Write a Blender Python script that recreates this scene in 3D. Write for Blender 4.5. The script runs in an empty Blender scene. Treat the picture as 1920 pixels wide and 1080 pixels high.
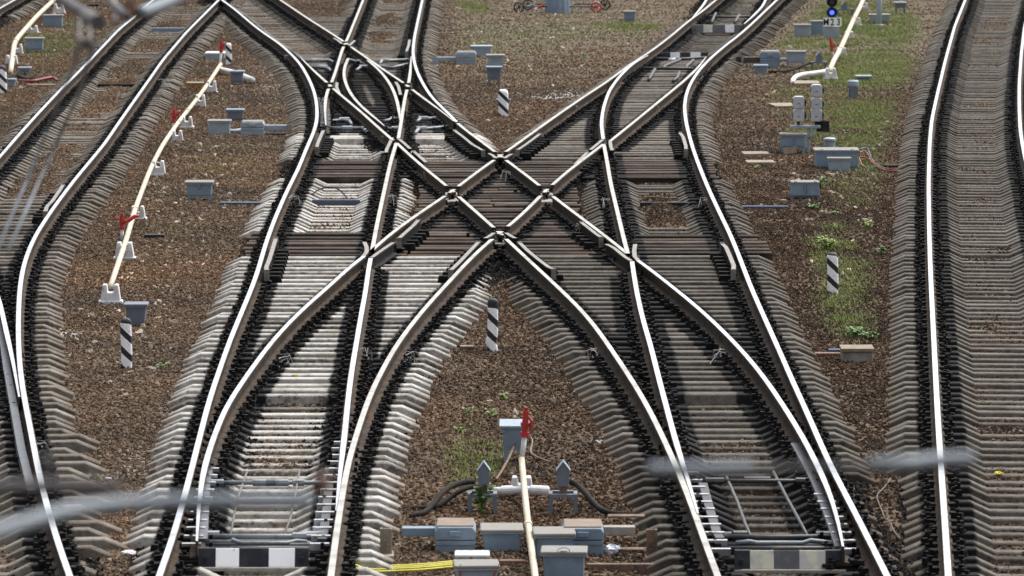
import bpy, math, random
import numpy as np
from mathutils import Vector

# ------------------------------------------------------------------ camera, sky, sun, exposure
R = math.radians
rnd = random.Random(11)
nrs = np.random.RandomState(5)
sc = bpy.context.scene
COL = sc.collection
FPX, CX, CY = 10000.0, 960.0, 540.0          # focal length in photo pixels, image centre
TP = 1090.0 / FPX                            # tangent of the downward pitch
PITCH = math.atan(TP)
SP, CP = math.sin(PITCH), math.cos(PITCH)
CAMH = 8.04                                  # camera height above the rail heads (z = 0)
GZ = -0.325                                   # ballast level

cam = bpy.data.cameras.new('camera')
camo = bpy.data.objects.new('camera', cam)
COL.objects.link(camo)
camo.location = (0, 0, CAMH)
camo.rotation_euler = (math.pi / 2 - PITCH, 0, 0)
cam.sensor_width = 36.0
cam.lens = 36.0 * FPX / 1920.0
cam.clip_start = 0.5
cam.clip_end = 3000
cam.dof.use_dof = True
cam.dof.focus_distance = 72.0
cam.dof.aperture_fstop = 5.2
sc.camera = camo

w = bpy.data.worlds.new('World')
sc.world = w
w.use_nodes = True
wn = w.node_tree
bg = wn.nodes['Background']
sky = wn.nodes.new('ShaderNodeTexSky')
sky.sky_type = 'NISHITA'
sky.sun_disc = False
SUN_EL, SUN_AZ = 58.0, 42.0                  # azimuth clockwise from the view direction (+Y)
sky.sun_elevation = R(SUN_EL)
sky.sun_rotation = R(SUN_AZ)
sky.air_density = 1.0
sky.dust_density = 5.0
sky.ozone_density = 1.0
hs = wn.nodes.new('ShaderNodeHueSaturation')          # thin cloud cover: the sky's colour washed out
hs.inputs['Saturation'].default_value = 0.25
wn.links.new(sky.outputs[0], hs.inputs['Color'])
wn.links.new(hs.outputs[0], bg.inputs[0])
bg.inputs[1].default_value = 0.15
sun = bpy.data.lights.new('sun', 'SUN')
sun.energy = 1.7
sun.angle = R(50)
sun.color = (1.0, 0.95, 0.88)
suno = bpy.data.objects.new('sun', sun)
COL.objects.link(suno)
sd = Vector((math.sin(R(SUN_AZ)) * math.cos(R(SUN_EL)), math.cos(R(SUN_AZ)) * math.cos(R(SUN_EL)), math.sin(R(SUN_EL))))
suno.rotation_euler = sd.to_track_quat('Z', 'Y').to_euler()
suno.location = sd * 200
sc.view_settings.view_transform = 'Standard'
sc.view_settings.look = 'None'
sc.view_settings.exposure = 0.7
sc.view_settings.gamma = 1.0


def at(x, y, z=GZ):
    """photo pixel + known height -> world point"""
    u, v = (x - CX) / FPX, (y - CY) / FPX
    t = (CAMH - z) / (v * CP + SP)
    return Vector((u * t, t * (CP - v * SP), z))


def scale_at(y, z=GZ):
    v = (y - CY) / FPX
    return FPX * (v * CP + SP) / (CAMH - z)


def row_of(Y, z=-0.19):
    d = CAMH - z
    zc = Y * CP + d * SP
    return CY + FPX * (d * CP - Y * SP) / zc


# ------------------------------------------------------------------ materials
MATS = {}


def newmat(name):
    m = bpy.data.materials.new(name)
    m.use_nodes = True
    nt = m.node_tree
    return m, nt, nt.nodes['Principled BSDF'], nt.nodes, nt.links


def ramp(ns, stops):
    r = ns.new('ShaderNodeValToRGB')
    e = r.color_ramp.elements
    while len(e) < len(stops):
        e.new(0.5)
    for el, (p, c) in zip(e, stops):
        el.position = p
        el.color = (*c, 1) if len(c) == 3 else c
    return r


def mixrgb(ns, ls, fac, a, b):
    m = ns.new('ShaderNodeMix')
    m.data_type = 'RGBA'
    for sock, val in ((m.inputs['Factor'], fac), (m.inputs['A'], a), (m.inputs['B'], b)):
        if hasattr(val, 'type') and hasattr(val, 'node'):
            ls.new(val, sock)
        elif isinstance(val, (int, float)):
            sock.default_value = val
        else:
            sock.default_value = (*val, 1)
    return m.outputs['Result']


def mixf(ns, idx='Factor'):
    m = ns.new('ShaderNodeMix')
    m.data_type = 'RGBA'
    return m


def noise(ns, ls, vec, scale, detail=4, rough=0.6):
    n = ns.new('ShaderNodeTexNoise')
    n.inputs['Scale'].default_value = scale
    n.inputs['Detail'].default_value = detail
    n.inputs['Roughness'].default_value = rough
    if vec is not None:
        ls.new(vec, n.inputs['Vector'])
    return n.outputs['Fac']


def worn(name, c1, c2, scale=12, lo=0.45, hi=0.65, rough=0.55, metal=0.0, bump=0.15, c3=None, s3=70, lo3=.58, hi3=.7, spec=.5):
    """paint or metal of colour c1 with patches of c2 (dirt, chips, rust) and fine specks c3"""
    m, nt, b, ns, ls = newmat(name)
    g = ns.new('ShaderNodeNewGeometry')
    f = noise(ns, ls, g.outputs['Position'], scale, 6)
    r = ramp(ns, [(lo, (0, 0, 0)), (hi, (1, 1, 1))])
    ls.new(f, r.inputs[0])
    col = mixrgb(ns, ls, r.outputs[0], c1, c2)
    if c3:
        f3 = noise(ns, ls, g.outputs['Position'], s3, 3)
        r3 = ramp(ns, [(lo3, (0, 0, 0)), (hi3, (1, 1, 1))])
        ls.new(f3, r3.inputs[0])
        col = mixrgb(ns, ls, r3.outputs[0], col, c3)
    ls.new(col, b.inputs['Base Color'])
    b.inputs['Metallic'].default_value = metal
    b.inputs['Specular IOR Level'].default_value = spec
    b.inputs['Roughness'].default_value = rough
    if bump:
        bp = ns.new('ShaderNodeBump')
        bp.inputs['Strength'].default_value = bump
        bp.inputs['Distance'].default_value = 0.01
        ls.new(noise(ns, ls, g.outputs['Position'], scale * 5, 4), bp.inputs['Height'])
        ls.new(bp.outputs[0], b.inputs['Normal'])
    MATS[name] = m
    return m


worn('steel_top', (.68, .71, .76), (.40, .40, .41), 2.2, .46, .72, .36, 1.0, .03)
worn('steel_worn', (.54, .525, .49), (.30, .28, .25), 1.8, .44, .70, .40, 1.0, .05)
worn('rail_side', (.058, .040, .027), (.026, .020, .016), 4, .42, .62, .85, 0, .25, (.13, .10, .072), 14, .58, .75, spec=.15)
worn('cast_top', (.24, .225, .205), (.13, .11, .095), 9, .5, .65, .5, .4, .2)
worn('fastening', (.008, .008, .009), (.022, .018, .014), 6, .5, .7, .8, 0, .3, (.055, .036, .024), 17, .62, .72, spec=.12)
worn('slide_steel', (.75, .76, .8), (.3, .3, .33), 11, .5, .7, .28, 1.0, .1)
worn('switch_iron', (.045, .047, .055), (.10, .085, .07), 9, .5, .7, .5, .3, .2)
worn('blade_steel', (.10, .11, .13), (.06, .06, .06), 9, .5, .7, .6, .2, .2)
worn('switch_rod_grey', (.22, .25, .28), (.11, .11, .11), 9, .5, .7, .5, .2, .2)
worn('box_grey', (.18, .25, .33), (.155, .20, .25), 5, .45, .7, .5, 0, .08, (.13, .10, .08), 26, .64, .72)
worn('box_pale', (.27, .335, .40), (.22, .26, .295), 5, .45, .7, .5, 0, .08, (.2, .16, .12), 26, .64, .72)
worn('box_blue', (.12, .145, .19), (.15, .165, .19), 5, .45, .7, .5, 0, .08, (.12, .09, .07), 26, .64, .72)
worn('lid_dusty', (.215, .20, .175), (.20, .215, .23), 6, .45, .65, .8, 0, .15, (.18, .12, .08), 30, .6, .72)
worn('lid_rusty', (.20, .15, .115), (.235, .19, .15), 5, .45, .65, .8, 0, .15, (.16, .10, .07), 22, .58, .72)
worn('white_paint', (.68, .69, .71), (.48, .46, .44), 6, .50, .68, .7, 0, .2, (.24, .21, .18), 18, .6, .72)
worn('board_white', (.92, .93, .95), (.84, .84, .85), 3, .5, .7, .6, 0, .05, (.35, .35, .36), 9, .68, .74)
worn('board_yellowed', (.56, .54, .42), (.42, .42, .40), 4, .48, .56, .6, 0, .05)
worn('black_paint', (.014, .017, .024), (.035, .035, .04), 8, .5, .7, .6, 0, .1, spec=.25)
worn('board_grey', (.07, .075, .085), (.12, .12, .12), 8, .5, .7, .6, 0, .1)
worn('cream_pipe', (.54, .475, .36), (.43, .38, .29), 3, .45, .65, .6, 0, .1, (.24, .19, .14), 16, .6, .72)
worn('white_pipe', (.66, .68, .70), (.52, .52, .5), 5, .5, .7, .5, 0, .08)
worn('red_paint', (.42, .03, .025), (.30, .03, .025), 8, .5, .7, .4, 0, .05)
worn('rubber', (.012, .011, .010), (.03, .025, .021), 5, .45, .7, .8, 0, .15, spec=.2)
worn('rusty_steel', (.17, .10, .065), (.09, .06, .045), 7, .45, .6, .8, 0, .25, (.26, .18, .12), 25)
worn('yellow_cable', (.60, .55, .04), (.45, .38, .05), 10, .5, .7, .5, 0, 0)
worn('orange_wood', (.42, .24, .10), (.28, .15, .07), 7, .5, .65, .7, 0, .15)
worn('pale_wood', (.22, .18, .125), (.15, .12, .085), 9, .45, .65, .8, 0, .2)
worn('stone_slab', (.27, .225, .17), (.18, .15, .115), 6, .45, .65, .9, 0, .25)
worn('concrete_block', (.30, .28, .25), (.2, .18, .16), 7, .45, .65, .9, 0, .25)
worn('blue_strip', (.045, .075, .14), (.08, .07, .07), 6, .5, .65, .5, 0, .1)
worn('silver_lamp', (.50, .52, .56), (.40, .41, .44), 6, .5, .7, .35, .3, .04)
worn('pole_blue', (.33, .38, .46), (.27, .3, .36), 3, .5, .7, .5, 0, .04)
worn('overhead_steel', (.15, .18, .21), (.12, .145, .17), 5, .45, .65, .5, .2, .05)
worn('overhead_dark', (.06, .06, .065), (.11, .09, .08), 5, .45, .65, .6, .2, .05)
worn('insulator_brown', (.16, .08, .045), (.1, .05, .03), 5, .45, .65, .4, 0, 0)
worn('bag_plastic', (.50, .55, .66), (.66, .68, .72), 12, .4, .6, .3, 0, .3)
worn('wire_grey', (.11, .095, .08), (.15, .13, .11), 5, .45, .65, .7, 0, 0)
worn('red_cable', (.22, .03, .03), (.12, .025, .022), 5, .45, .65, .5, 0, 0)
worn('blue_cable', (.04, .07, .14), (.03, .05, .09), 5, .45, .65, .5, 0, 0)
worn('litter_yellow', (.75, .62, .03), (.6, .4, .03), 9, .45, .65, .5, 0, 0)
worn('litter_white', (.75, .72, .76), (.6, .58, .62), 9, .45, .65, .5, 0, 0)
worn('lime', (.30, .29, .275), (.24, .225, .205), 9, .45, .65, .9, 0, .1)
worn('leaf_green', (.07, .17, .03), (.11, .2, .03), 9, .45, .65, .6, 0, 0)
worn('leaf_yellow', (.16, .25, .03), (.22, .28, .04), 9, .45, .65, .6, 0, 0)
worn('grass_blade', (.14, .21, .035), (.22, .235, .065), 1.3, .42, .6, .7, 0, 0)
worn('grass_dry', (.20, .19, .09), (.12, .16, .05), 1.3, .42, .6, .8, 0, 0)

m, nt, b, ns, ls = newmat('blue_lamp')
b.inputs['Base Color'].default_value = (.02, .03, .5, 1)
b.inputs['Emission Color'].default_value = (.03, .06, 1, 1)
b.inputs['Emission Strength'].default_value = 3.0
MATS['blue_lamp'] = m

# diagonal painted bands of the marker posts (in the post's own coordinates)
m, nt, b, ns, ls = newmat('post_stripes')
tc = ns.new('ShaderNodeTexCoord')
sx = ns.new('ShaderNodeSeparateXYZ')
ls.new(tc.outputs['Object'], sx.inputs[0])
def mth(op, a, bb=None):
    n = ns.new('ShaderNodeMath')
    n.operation = op
    for i, v in enumerate((a, bb)):
        if v is None:
            continue
        if isinstance(v, (int, float)):
            n.inputs[i].default_value = v
        else:
            ls.new(v, n.inputs[i])
    return n.outputs[0]
nz = noise(ns, ls, tc.outputs['Object'], 18, 4)
val = mth('ADD', sx.outputs['Z'], mth('MULTIPLY', sx.outputs['X'], 0.95))
val = mth('ADD', val, mth('MULTIPLY', mth('SUBTRACT', nz, .5), .015))
fr = mth('FRACT', mth('ADD', mth('MULTIPLY', val, 1 / .235), 0.50))
band = mth('LESS_THAN', fr, 0.40)
top = mth('GREATER_THAN', mth('ADD', sx.outputs['Z'], mth('MULTIPLY', sx.outputs['X'], 0.1)), .55)
blk = mth('MAXIMUM', band, top)
chip = ramp(ns, [(.60, (.90, .91, .94)), (.68, (.55, .54, .53)), (.74, (.22, .21, .2))])
ls.new(noise(ns, ls, tc.outputs['Object'], 26, 5), chip.inputs[0])
col = mixrgb(ns, ls, blk, chip.outputs[0], (.012, .015, .021))
ls.new(col, b.inputs['Base Color'])
b.inputs['Roughness'].default_value = .6
MATS['post_stripes'] = m


def attr_node(ns, name, inst=False):
    a = ns.new('ShaderNodeAttribute')
    a.attribute_name = name
    if inst:
        a.attribute_type = 'INSTANCER'
    return a


def sleeper_mat(name, stops, oilcol=(.010, .010, .011), bump=.3, sc_=14, stretch=(1, 1, 1)):
    """colour from noise + a tint attribute of each sleeper; attribute 'oil' is the black grease beside the rails"""
    m, nt, b, ns, ls = newmat(name)
    g = ns.new('ShaderNodeNewGeometry')
    mp = ns.new('ShaderNodeMapping')
    mp.inputs['Scale'].default_value = stretch
    ls.new(g.outputs['Position'], mp.inputs[0])
    f = noise(ns, ls, mp.outputs[0], sc_, 6, .65)
    a = attr_node(ns, 'tone')
    sep = ns.new('ShaderNodeSeparateColor')
    ls.new(a.outputs['Color'], sep.inputs[0])
    ad = ns.new('ShaderNodeMath')
    ad.operation = 'MULTIPLY_ADD'
    ls.new(sep.outputs[1], ad.inputs[0])
    ad.inputs[1].default_value = .5
    ls.new(f, ad.inputs[2])
    sb = ns.new('ShaderNodeMath')
    sb.operation = 'SUBTRACT'
    ls.new(ad.outputs[0], sb.inputs[0])
    sb.inputs[1].default_value = .25
    r = ramp(ns, stops)
    ls.new(sb.outputs[0], r.inputs[0])
    # ragged edge of the grease
    f2 = noise(ns, ls, g.outputs['Position'], 8, 6, .75)
    o = ns.new('ShaderNodeMath')
    o.operation = 'ADD'
    ls.new(sep.outputs[0], o.inputs[0])
    ls.new(f2, o.inputs[1])
    r2 = ramp(ns, [(.74, (0, 0, 0)), (.92, (1, 1, 1))])
    ls.new(o.outputs[0], r2.inputs[0])
    dirt = ramp(ns, [(.60, (0, 0, 0)), (.68, (1, 1, 1))])     # crumbs of ballast and dust lying on the top
    ls.new(noise(ns, ls, g.outputs['Position'], 17, 5, .75), dirt.inputs[0])
    streak = ramp(ns, [(.40, (.62, .58, .54)), (.56, (1, 1, 1))])
    ls.new(noise(ns, ls, g.outputs['Position'], 2.3, 4, .7), streak.inputs[0])
    ml = ns.new('ShaderNodeMix')
    ml.data_type = 'RGBA'
    ml.blend_type = 'MULTIPLY'
    ml.inputs['Factor'].default_value = .8
    ls.new(r.outputs[0], ml.inputs['A'])
    ls.new(streak.outputs[0], ml.inputs['B'])
    cc = mixrgb(ns, ls, dirt.outputs[0], ml.outputs['Result'], (.065, .048, .036))
    en = ns.new('ShaderNodeMath')                             # ballast dust creeping over the buried ends
    en.operation = 'MULTIPLY_ADD'
    ls.new(noise(ns, ls, g.outputs['Position'], 5, 5, .7), en.inputs[0])
    en.inputs[1].default_value = 1.0
    ls.new(sep.outputs[2], en.inputs[2])
    er = ramp(ns, [(.60, (0, 0, 0)), (.88, (.6, .6, .6))])
    sb2 = ns.new('ShaderNodeMath')
    sb2.operation = 'MULTIPLY'
    sb2.inputs[1].default_value = .62
    ls.new(en.outputs[0], sb2.inputs[0])
    ls.new(sb2.outputs[0], er.inputs[0])
    cc = mixrgb(ns, ls, er.outputs[0], cc, (.085, .062, .045))
    ls.new(mixrgb(ns, ls, r2.outputs[0], cc, oilcol), b.inputs['Base Color'])
    b.inputs['Roughness'].default_value = .9
    b.inputs['Specular IOR Level'].default_value = .15
    bp = ns.new('ShaderNodeBump')
    bp.inputs['Strength'].default_value = bump
    bp.inputs['Distance'].default_value = .012
    ls.new(noise(ns, ls, mp.outputs[0], sc_ * 4, 4), bp.inputs['Height'])
    ls.new(bp.outputs[0], b.inputs['Normal'])
    MATS[name] = m


sleeper_mat('concrete_light', [(.25, (.12, .112, .10)), (.36, (.29, .28, .26)), (.55, (.43, .42, .395)), (.8, (.50, .485, .46))])
sleeper_mat('concrete_grimy_shaded', [(.25, (.045, .04, .034)), (.42, (.09, .081, .07)), (.6, (.125, .115, .10)), (.8, (.165, .152, .135))])  # grimy concrete, its colour also darkened to stand for cloud shadow on the right
sleeper_mat('concrete_brown', [(.25, (.07, .06, .05)), (.42, (.135, .12, .102)), (.6, (.185, .168, .145)), (.8, (.235, .215, .19))])
sleeper_mat('timber', [(.25, (.018, .014, .011)), (.42, (.040, .031, .025)), (.56, (.075, .058, .047)), (.68, (.12, .10, .085)), (.85, (.22, .20, .18))], sc_=9, stretch=(.25, 4, 2))

# ------------------------------------------------------------------ mesh helpers


class MB:
    def __init__(s):
        s.v, s.f, s.m, s.c = [], [], [], []
        s.cur = 0

    def add(s, vs, fs, tone=None):
        o = len(s.v)
        s.v += [tuple(p) for p in vs]
        s.f += [tuple(i + o for i in f) for f in fs]
        s.m += [s.cur] * len(fs)
        s.c += list(tone) if tone is not None else [(0, .5, 0)] * len(vs)
        return s

    def box(s, c, d, tz=(1, 1), rot=0, tilt=0):
        """c = centre of the bottom face, d = sizes, tz = scale of the bottom face in x, y"""
        vs = []
        cr, sr = math.cos(rot), math.sin(rot)
        for z in (0, 1):
            k = tz if z == 0 else (1, 1)
            for a, e in ((-1, -1), (1, -1), (1, 1), (-1, 1)):
                x, y = a * d[0] / 2 * k[0], e * d[1] / 2 * k[1]
                vs.append((c[0] + x * cr - y * sr, c[1] + x * sr + y * cr, c[2] + z * d[2] + (tilt * y if z else 0)))
        return s.add(vs, [(3, 2, 1, 0), (4, 5, 6, 7), (0, 1, 5, 4), (1, 2, 6, 5), (2, 3, 7, 6), (3, 0, 4, 7)])

    def tube(s, path, r, seg=10, caps=True):
        P = [Vector(p) for p in path]
        n = len(P)
        rs = r if isinstance(r, (list, tuple)) else [r] * n
        vs, fs = [], []
        up = None
        for i, p in enumerate(P):
            d = (P[min(i + 1, n - 1)] - P[max(i - 1, 0)])
            d.normalize()
            if up is None:
                up = Vector((0, 0, 1)) if abs(d.z) < .9 else Vector((0, 1, 0))
            a = d.cross(up)
            a.normalize()
            bb = a.cross(d)
            up = bb
            for k in range(seg):
                t = 2 * math.pi * k / seg
                vs.append(p + (a * math.cos(t) + bb * math.sin(t)) * rs[i])
        for i in range(n - 1):
            for k in range(seg):
                k2 = (k + 1) % seg
                fs.append((i * seg + k, i * seg + k2, (i + 1) * seg + k2, (i + 1) * seg + k))
        if caps:
            fs.append(tuple(range(seg - 1, -1, -1)))
            fs.append(tuple((n - 1) * seg + k for k in range(seg)))
        return s.add(vs, fs)

    def prism(s, poly, y0, y1):
        """polygon in x,z pushed along y"""
        n = len(poly)
        vs = [(x, y0, z) for x, z in poly] + [(x, y1, z) for x, z in poly]
        fs = [tuple(range(n)), tuple(range(2 * n - 1, n - 1, -1))]
        fs += [(i, i + n, (i + 1) % n + n, (i + 1) % n) for i in range(n)]
        return s.add(vs, fs)

    def lathe(s, prof, c=(0, 0, 0), seg=16):
        vs, fs = [], []
        for r, z in prof:
            for k in range(seg):
                t = 2 * math.pi * k / seg
                vs.append((c[0] + r * math.cos(t), c[1] + r * math.sin(t), c[2] + z))
        for i in range(len(prof) - 1):
            for k in range(seg):
                k2 = (k + 1) % seg
                fs.append((i * seg + k, i * seg + k2, (i + 1) * seg + k2, (i + 1) * seg + k))
        fs.append(tuple(range(seg - 1, -1, -1)))
        fs.append(tuple((len(prof) - 1) * seg + k for k in range(seg)))
        return s.add(vs, fs)

    def build(s, name, mats, parent=None, bevel=0, smooth=False, off=None, tone=False):
        me = bpy.data.meshes.new(name)
        vs = s.v
        if off is not None:
            vs = [(x - off[0], y - off[1], z - off[2]) for x, y, z in vs]
        me.from_pydata(vs, [], s.f)
        if isinstance(mats, str):
            mats = [mats]
        for mm in mats:
            me.materials.append(MATS[mm])
        if len(mats) > 1:
            me.polygons.foreach_set('material_index', s.m)
        if tone:
            a = me.color_attributes.new('tone', 'FLOAT_COLOR', 'POINT')
            arr = np.ones((len(s.c), 4), 'f')
            arr[:, :3] = np.array(s.c, 'f')
            a.data.foreach_set('color', arr.ravel())
        if smooth:
            me.polygons.foreach_set('use_smooth', [True] * len(me.polygons))
        me.validate()
        me.update()
        o = bpy.data.objects.new(name, me)
        COL.objects.link(o)
        if parent is not None:
            o.parent = parent
        if bevel:
            bv = o.modifiers.new('edge', 'BEVEL')
            bv.width = bevel
            bv.segments = 2
            bv.limit_method = 'ANGLE'
            bv.angle_limit = R(40)
        return o


def tag(o, label=None, cat=None, group=None, kind=None):
    if label:
        o['label'] = label
    if cat:
        o['category'] = cat
    if group:
        o['group'] = group
    if kind:
        o['kind'] = kind
    return o


def empty(name, loc, rz=0):
    o = bpy.data.objects.new(name, None)
    COL.objects.link(o)
    o.empty_display_size = .2
    o.location = loc
    o.rotation_euler = (0, 0, rz)
    return o


ORD = ['first', 'second', 'third', 'fourth', 'fifth', 'sixth', 'seventh', 'eighth', 'ninth']

# ------------------------------------------------------------------ rails, traced on the rail-head plane
YN, YF = 45.0, 166.0
RAIL = {
 'RA': [(302,1070),(327,1000),(354,900),(392,750),(430,640),(472,540),(483,510),(496,463),(513,415),(537,360),(560,315),(577,272),(588,249),(594,228),(595,210),(593,188),(588,168),(579,147),(565,122),(547,102),(525,82),(505,69),(480,51),(440,17),(414,-2)],
 'B_near': [(695,484),(690,507),(687,540),(677,590),(669,640),(660,690),(652,752),(647,809),(641,860),(636,897),(633,935),(631,957)],
 'B_mid': [(743,268),(732,305),(720,360),(707,420),(698,469)],
 'B_far': [(771,106),(769,140),(765,162),(761,175),(757,197),(752,230),(747,260)],
 'R3L': [(611,235),(609,207),(611,180),(616,165),(621,158),(630,132),(642,92),(652,72),(667,35),(681,0)],
 'R3R': [(856,229),(840,212),(822,196),(807,180),(795,161),(783,138),(776,115),(774,97),(777,70),(784,37),(792,0)],
 'X2': [(525,0),(550,17),(580,37),(615,59),(647,80),(670,97),(692,112),(717,130),(745,148),(765,162),(780,174),(800,189),(822,205),(842,220),(851,228)],
 'G1': [(653,109),(646,124),(644,142),(650,162),(660,180),(675,197),(692,212),(710,226),(721,236)],
 'G2': [(690,113),(710,130),(725,147),(737,167),(745,190),(749,212),(750,226)],
 'W': [(1342,0),(1322,17),(1297,35),(1282,47),(1260,66),(1230,89),(1210,103),(1180,122),(1140,152),(1085,188),(1022,232),(975,266),(938,292),(902,317),(870,341),(849,358),(805,387),(767,413),(730,440),(698,469)],
 'W_near': [(682,481),(650,505),(615,540),(580,568),(537,610),(505,646),(475,687),(445,730),(422,764),(405,809),(392,843),(382,878),(375,916),(372,960),(369,1015)],
 'Z_far': [(1324,107),(1310,126),(1285,150),(1235,191),(1185,232),(1144,265)],
 'Z': [(1131,271),(1100,295),(1070,317),(1040,343),(1023,358),(987,395),(965,415),(938,437),(905,463),(868,500),(835,537),(805,568),(775,605),(750,637),(727,675),(705,717),(687,757),(671,809),(657,850),(650,880),(644,915),(637,960),(630,1005),(622,1070)],
 'X1_far': [(562,107),(590,135),(615,157),(627,169),(655,192),(680,213),(705,236),(737,264)],
 'X1': [(744,268),(762,285),(795,314),(830,342),(849,358),(870,377),(902,405),(938,437),(962,460),(1002,497),(1046,538),(1080,570),(1110,603),(1135,638),(1160,675),(1185,712),(1205,745),(1225,781),(1238,809),(1255,845),(1267,872),(1277,895),(1295,940),(1310,982),(1322,1017),(1342,1070)],
 'C': [(858,231),(870,242),(890,256),(905,267),(938,292),(977,321),(1010,346),(1023,358),(1055,382),(1085,405),(1115,427),(1142,448),(1165,466),(1177,476)],
 'C_near': [(1197,489),(1222,507),(1262,539),(1295,565),(1335,600),(1372,637),(1405,672),(1437,713),(1470,762),(1500,810),(1515,837),(1537,880),(1555,920),(1568,960),(1575,990),(1581,1025)],
 'E_far': [(1215,104),(1200,111),(1180,125),(1160,145),(1142,170),(1131,203),(1127,232),(1131,261)],
 'E': [(1132,271),(1136,290),(1145,345),(1157,395),(1170,450),(1177,476)],
 'E_near': [(1185,491),(1192,540),(1205,600),(1220,648),(1235,710),(1250,765),(1262,812),(1275,855),(1285,886),(1297,922),(1306,952),(1309,964)],
 'F': [(1455,2),(1440,16),(1410,45),(1385,67),(1360,86),(1335,107),(1315,127),(1297,152),(1287,175),(1283,200),(1286,230),(1296,269),(1307,302),(1327,352),(1347,395),(1370,442),(1390,492),(1407,538),(1438,607),(1465,667),(1490,725),(1515,778),(1528,809),(1557,875),(1590,937),(1625,1005),(1660,1075)],
 'W_branch': [(1324,0),(1319,9),(1309,21),(1299,32)],
 'F_branch': [(1435,0),(1430,12),(1412,30),(1395,45)],
 'R1L': [(290,-2),(250,33),(222,56),(160,122),(102,180),(62,223),(22,268),(0,294),(-50,345),(-102,395),(-146,440),(-185,500),(-200,545),(-225,640),(-233,740),(-232,850),(-228,950),(-215,1080)],
 'R1R': [(410,0),(372,38),(350,60),(305,113),(285,142),(225,227),(196,270),(140,337),(100,390),(67,440),(50,478),(42,507),(37,540),(35,577),(34,615),(35,652),(37,690),(44,740),(54,790),(65,847),(77,910),(87,945),(100,990),(112,1030),(130,1079)],
 'R1_blade': [(-40,470),(-18,520),(0,565),(7,602),(17,645),(25,680),(32,722),(36,745)],
 'R5L': [(1810,0),(1790,50),(1773,112),(1758,175),(1747,225),(1743,270),(1741,345),(1742,420),(1744,495),(1746,540),(1751,640),(1756,740),(1760,810),(1765,885),(1772,985),(1778,1080)],
 'R5R': [(1933,0),(1921,50),(1915,100),(1911,160),(1911,200),(1913,245),(1917,272),(1932,345),(1948,420),(1966,495),(1977,540),(2003,640),(2030,740),(2049,810),(2070,885),(2098,985),(2125,1080)],
 'R0': [(70,-25),(27,0),(0,15),(-30,33),(-120,85)],
}
NEARX = {'RA', 'Z', 'X1', 'F', 'R1L', 'R1R', 'R5L', 'R5R'}
FARX = {'RA', 'R3L', 'R3R', 'X2', 'W', 'F', 'W_branch', 'F_branch', 'R1L', 'R1R', 'R5L', 'R5R', 'R0'}
PATH = {}
for k, px in RAIL.items():
    w_ = sorted([at(x, y, 0) for x, y in px], key=lambda p: p.y)
    ys = np.array([p.y for p in w_])
    xs = np.array([p.x for p in w_])
    if k in NEARX:
        sl = (xs[1] - xs[0]) / (ys[1] - ys[0])
        xs = np.r_[xs[0] + sl * (YN - ys[0]), xs]
        ys = np.r_[YN, ys]
    if k in FARX and ys[-1] < YF:
        sl = (xs[-1] - xs[-3]) / (ys[-1] - ys[-3])
        xs = np.r_[xs, xs[-1] + sl * (YF - ys[-1])]
        ys = np.r_[ys, YF]
    n = max(3, int((ys[-1] - ys[0]) / .2))
    Y = np.linspace(ys[0], ys[-1], n)
    X = np.interp(Y, ys, xs)
    dy = Y[1] - Y[0]
    kk = min(int(4.5 / dy), max(1, n // 3))
    pad0 = X[0] - (X[1] - X[0]) * np.arange(kk, 0, -1)
    pad1 = X[-1] + (X[-1] - X[-2]) * np.arange(1, kk + 1)
    ker = np.exp(-.5 * (np.arange(-kk, kk + 1) * dy / 1.3) ** 2)
    X = np.convolve(np.r_[pad0, X, pad1], ker / ker.sum(), 'valid')
    PATH[k] = (Y, X)


def rx(name, Y):
    for k in name.split('+'):
        y, x = PATH[k]
        if y[0] <= Y <= y[-1]:
            return float(np.interp(Y, y, x))
    best = min(name.split('+'), key=lambda k: min(abs(PATH[k][0][0] - Y), abs(PATH[k][0][-1] - Y)))
    y, x = PATH[best]
    return float(np.interp(Y, y, x))


BC = 'B_near+B_mid+B_far'
EC = 'E_near+E+E_far'
CC = 'C_near+C+R3R'
ZC = 'Z+Z_far'
X1C = 'X1+X1_far'
WC = 'W_near+W'

PROF = [(-.075, -.18), (-.075, -.168), (-.010, -.150), (-.010, -.052), (-.036, -.040), (-.0375, -.008), (-.031, 0), (.031, 0), (.0375, -.008), (.036, -.040), (.010, -.052), (.010, -.150), (.075, -.168), (.075, -.18)]
SHINY = {6}


def sweep(Y, X, name, parent, off, zo=0.0, taper=None, mats=('rail_side', 'steel_top'), top=None):
    mb = MB()
    n = len(Y)
    npf = len(PROF)
    for i in range(n):
        k = 1.0
        if taper:
            d = (Y[-1] - Y[i]) if taper[0] == 'far' else (Y[i] - Y[0])
            k = min(1, .35 + .65 * d / taper[1])
        for dx, dz in PROF:
            mb.v.append((X[i] + dx * (k if dz > -.06 else 1), Y[i], dz + zo))
    for i in range(n - 1):
        for j in range(npf):
            j2 = (j + 1) % npf
            mb.f.append((i * npf + j, i * npf + j2, (i + 1) * npf + j2, (i + 1) * npf + j))
            mb.m.append(1 if j in SHINY else 0)
    mb.f.append(tuple(range(npf)))
    mb.m.append(0)
    mb.f.append(tuple((n - 1) * npf + j for j in range(npf - 1, -1, -1)))
    mb.m.append(0)
    return mb.build(name, list(mats), parent, off=off)


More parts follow.
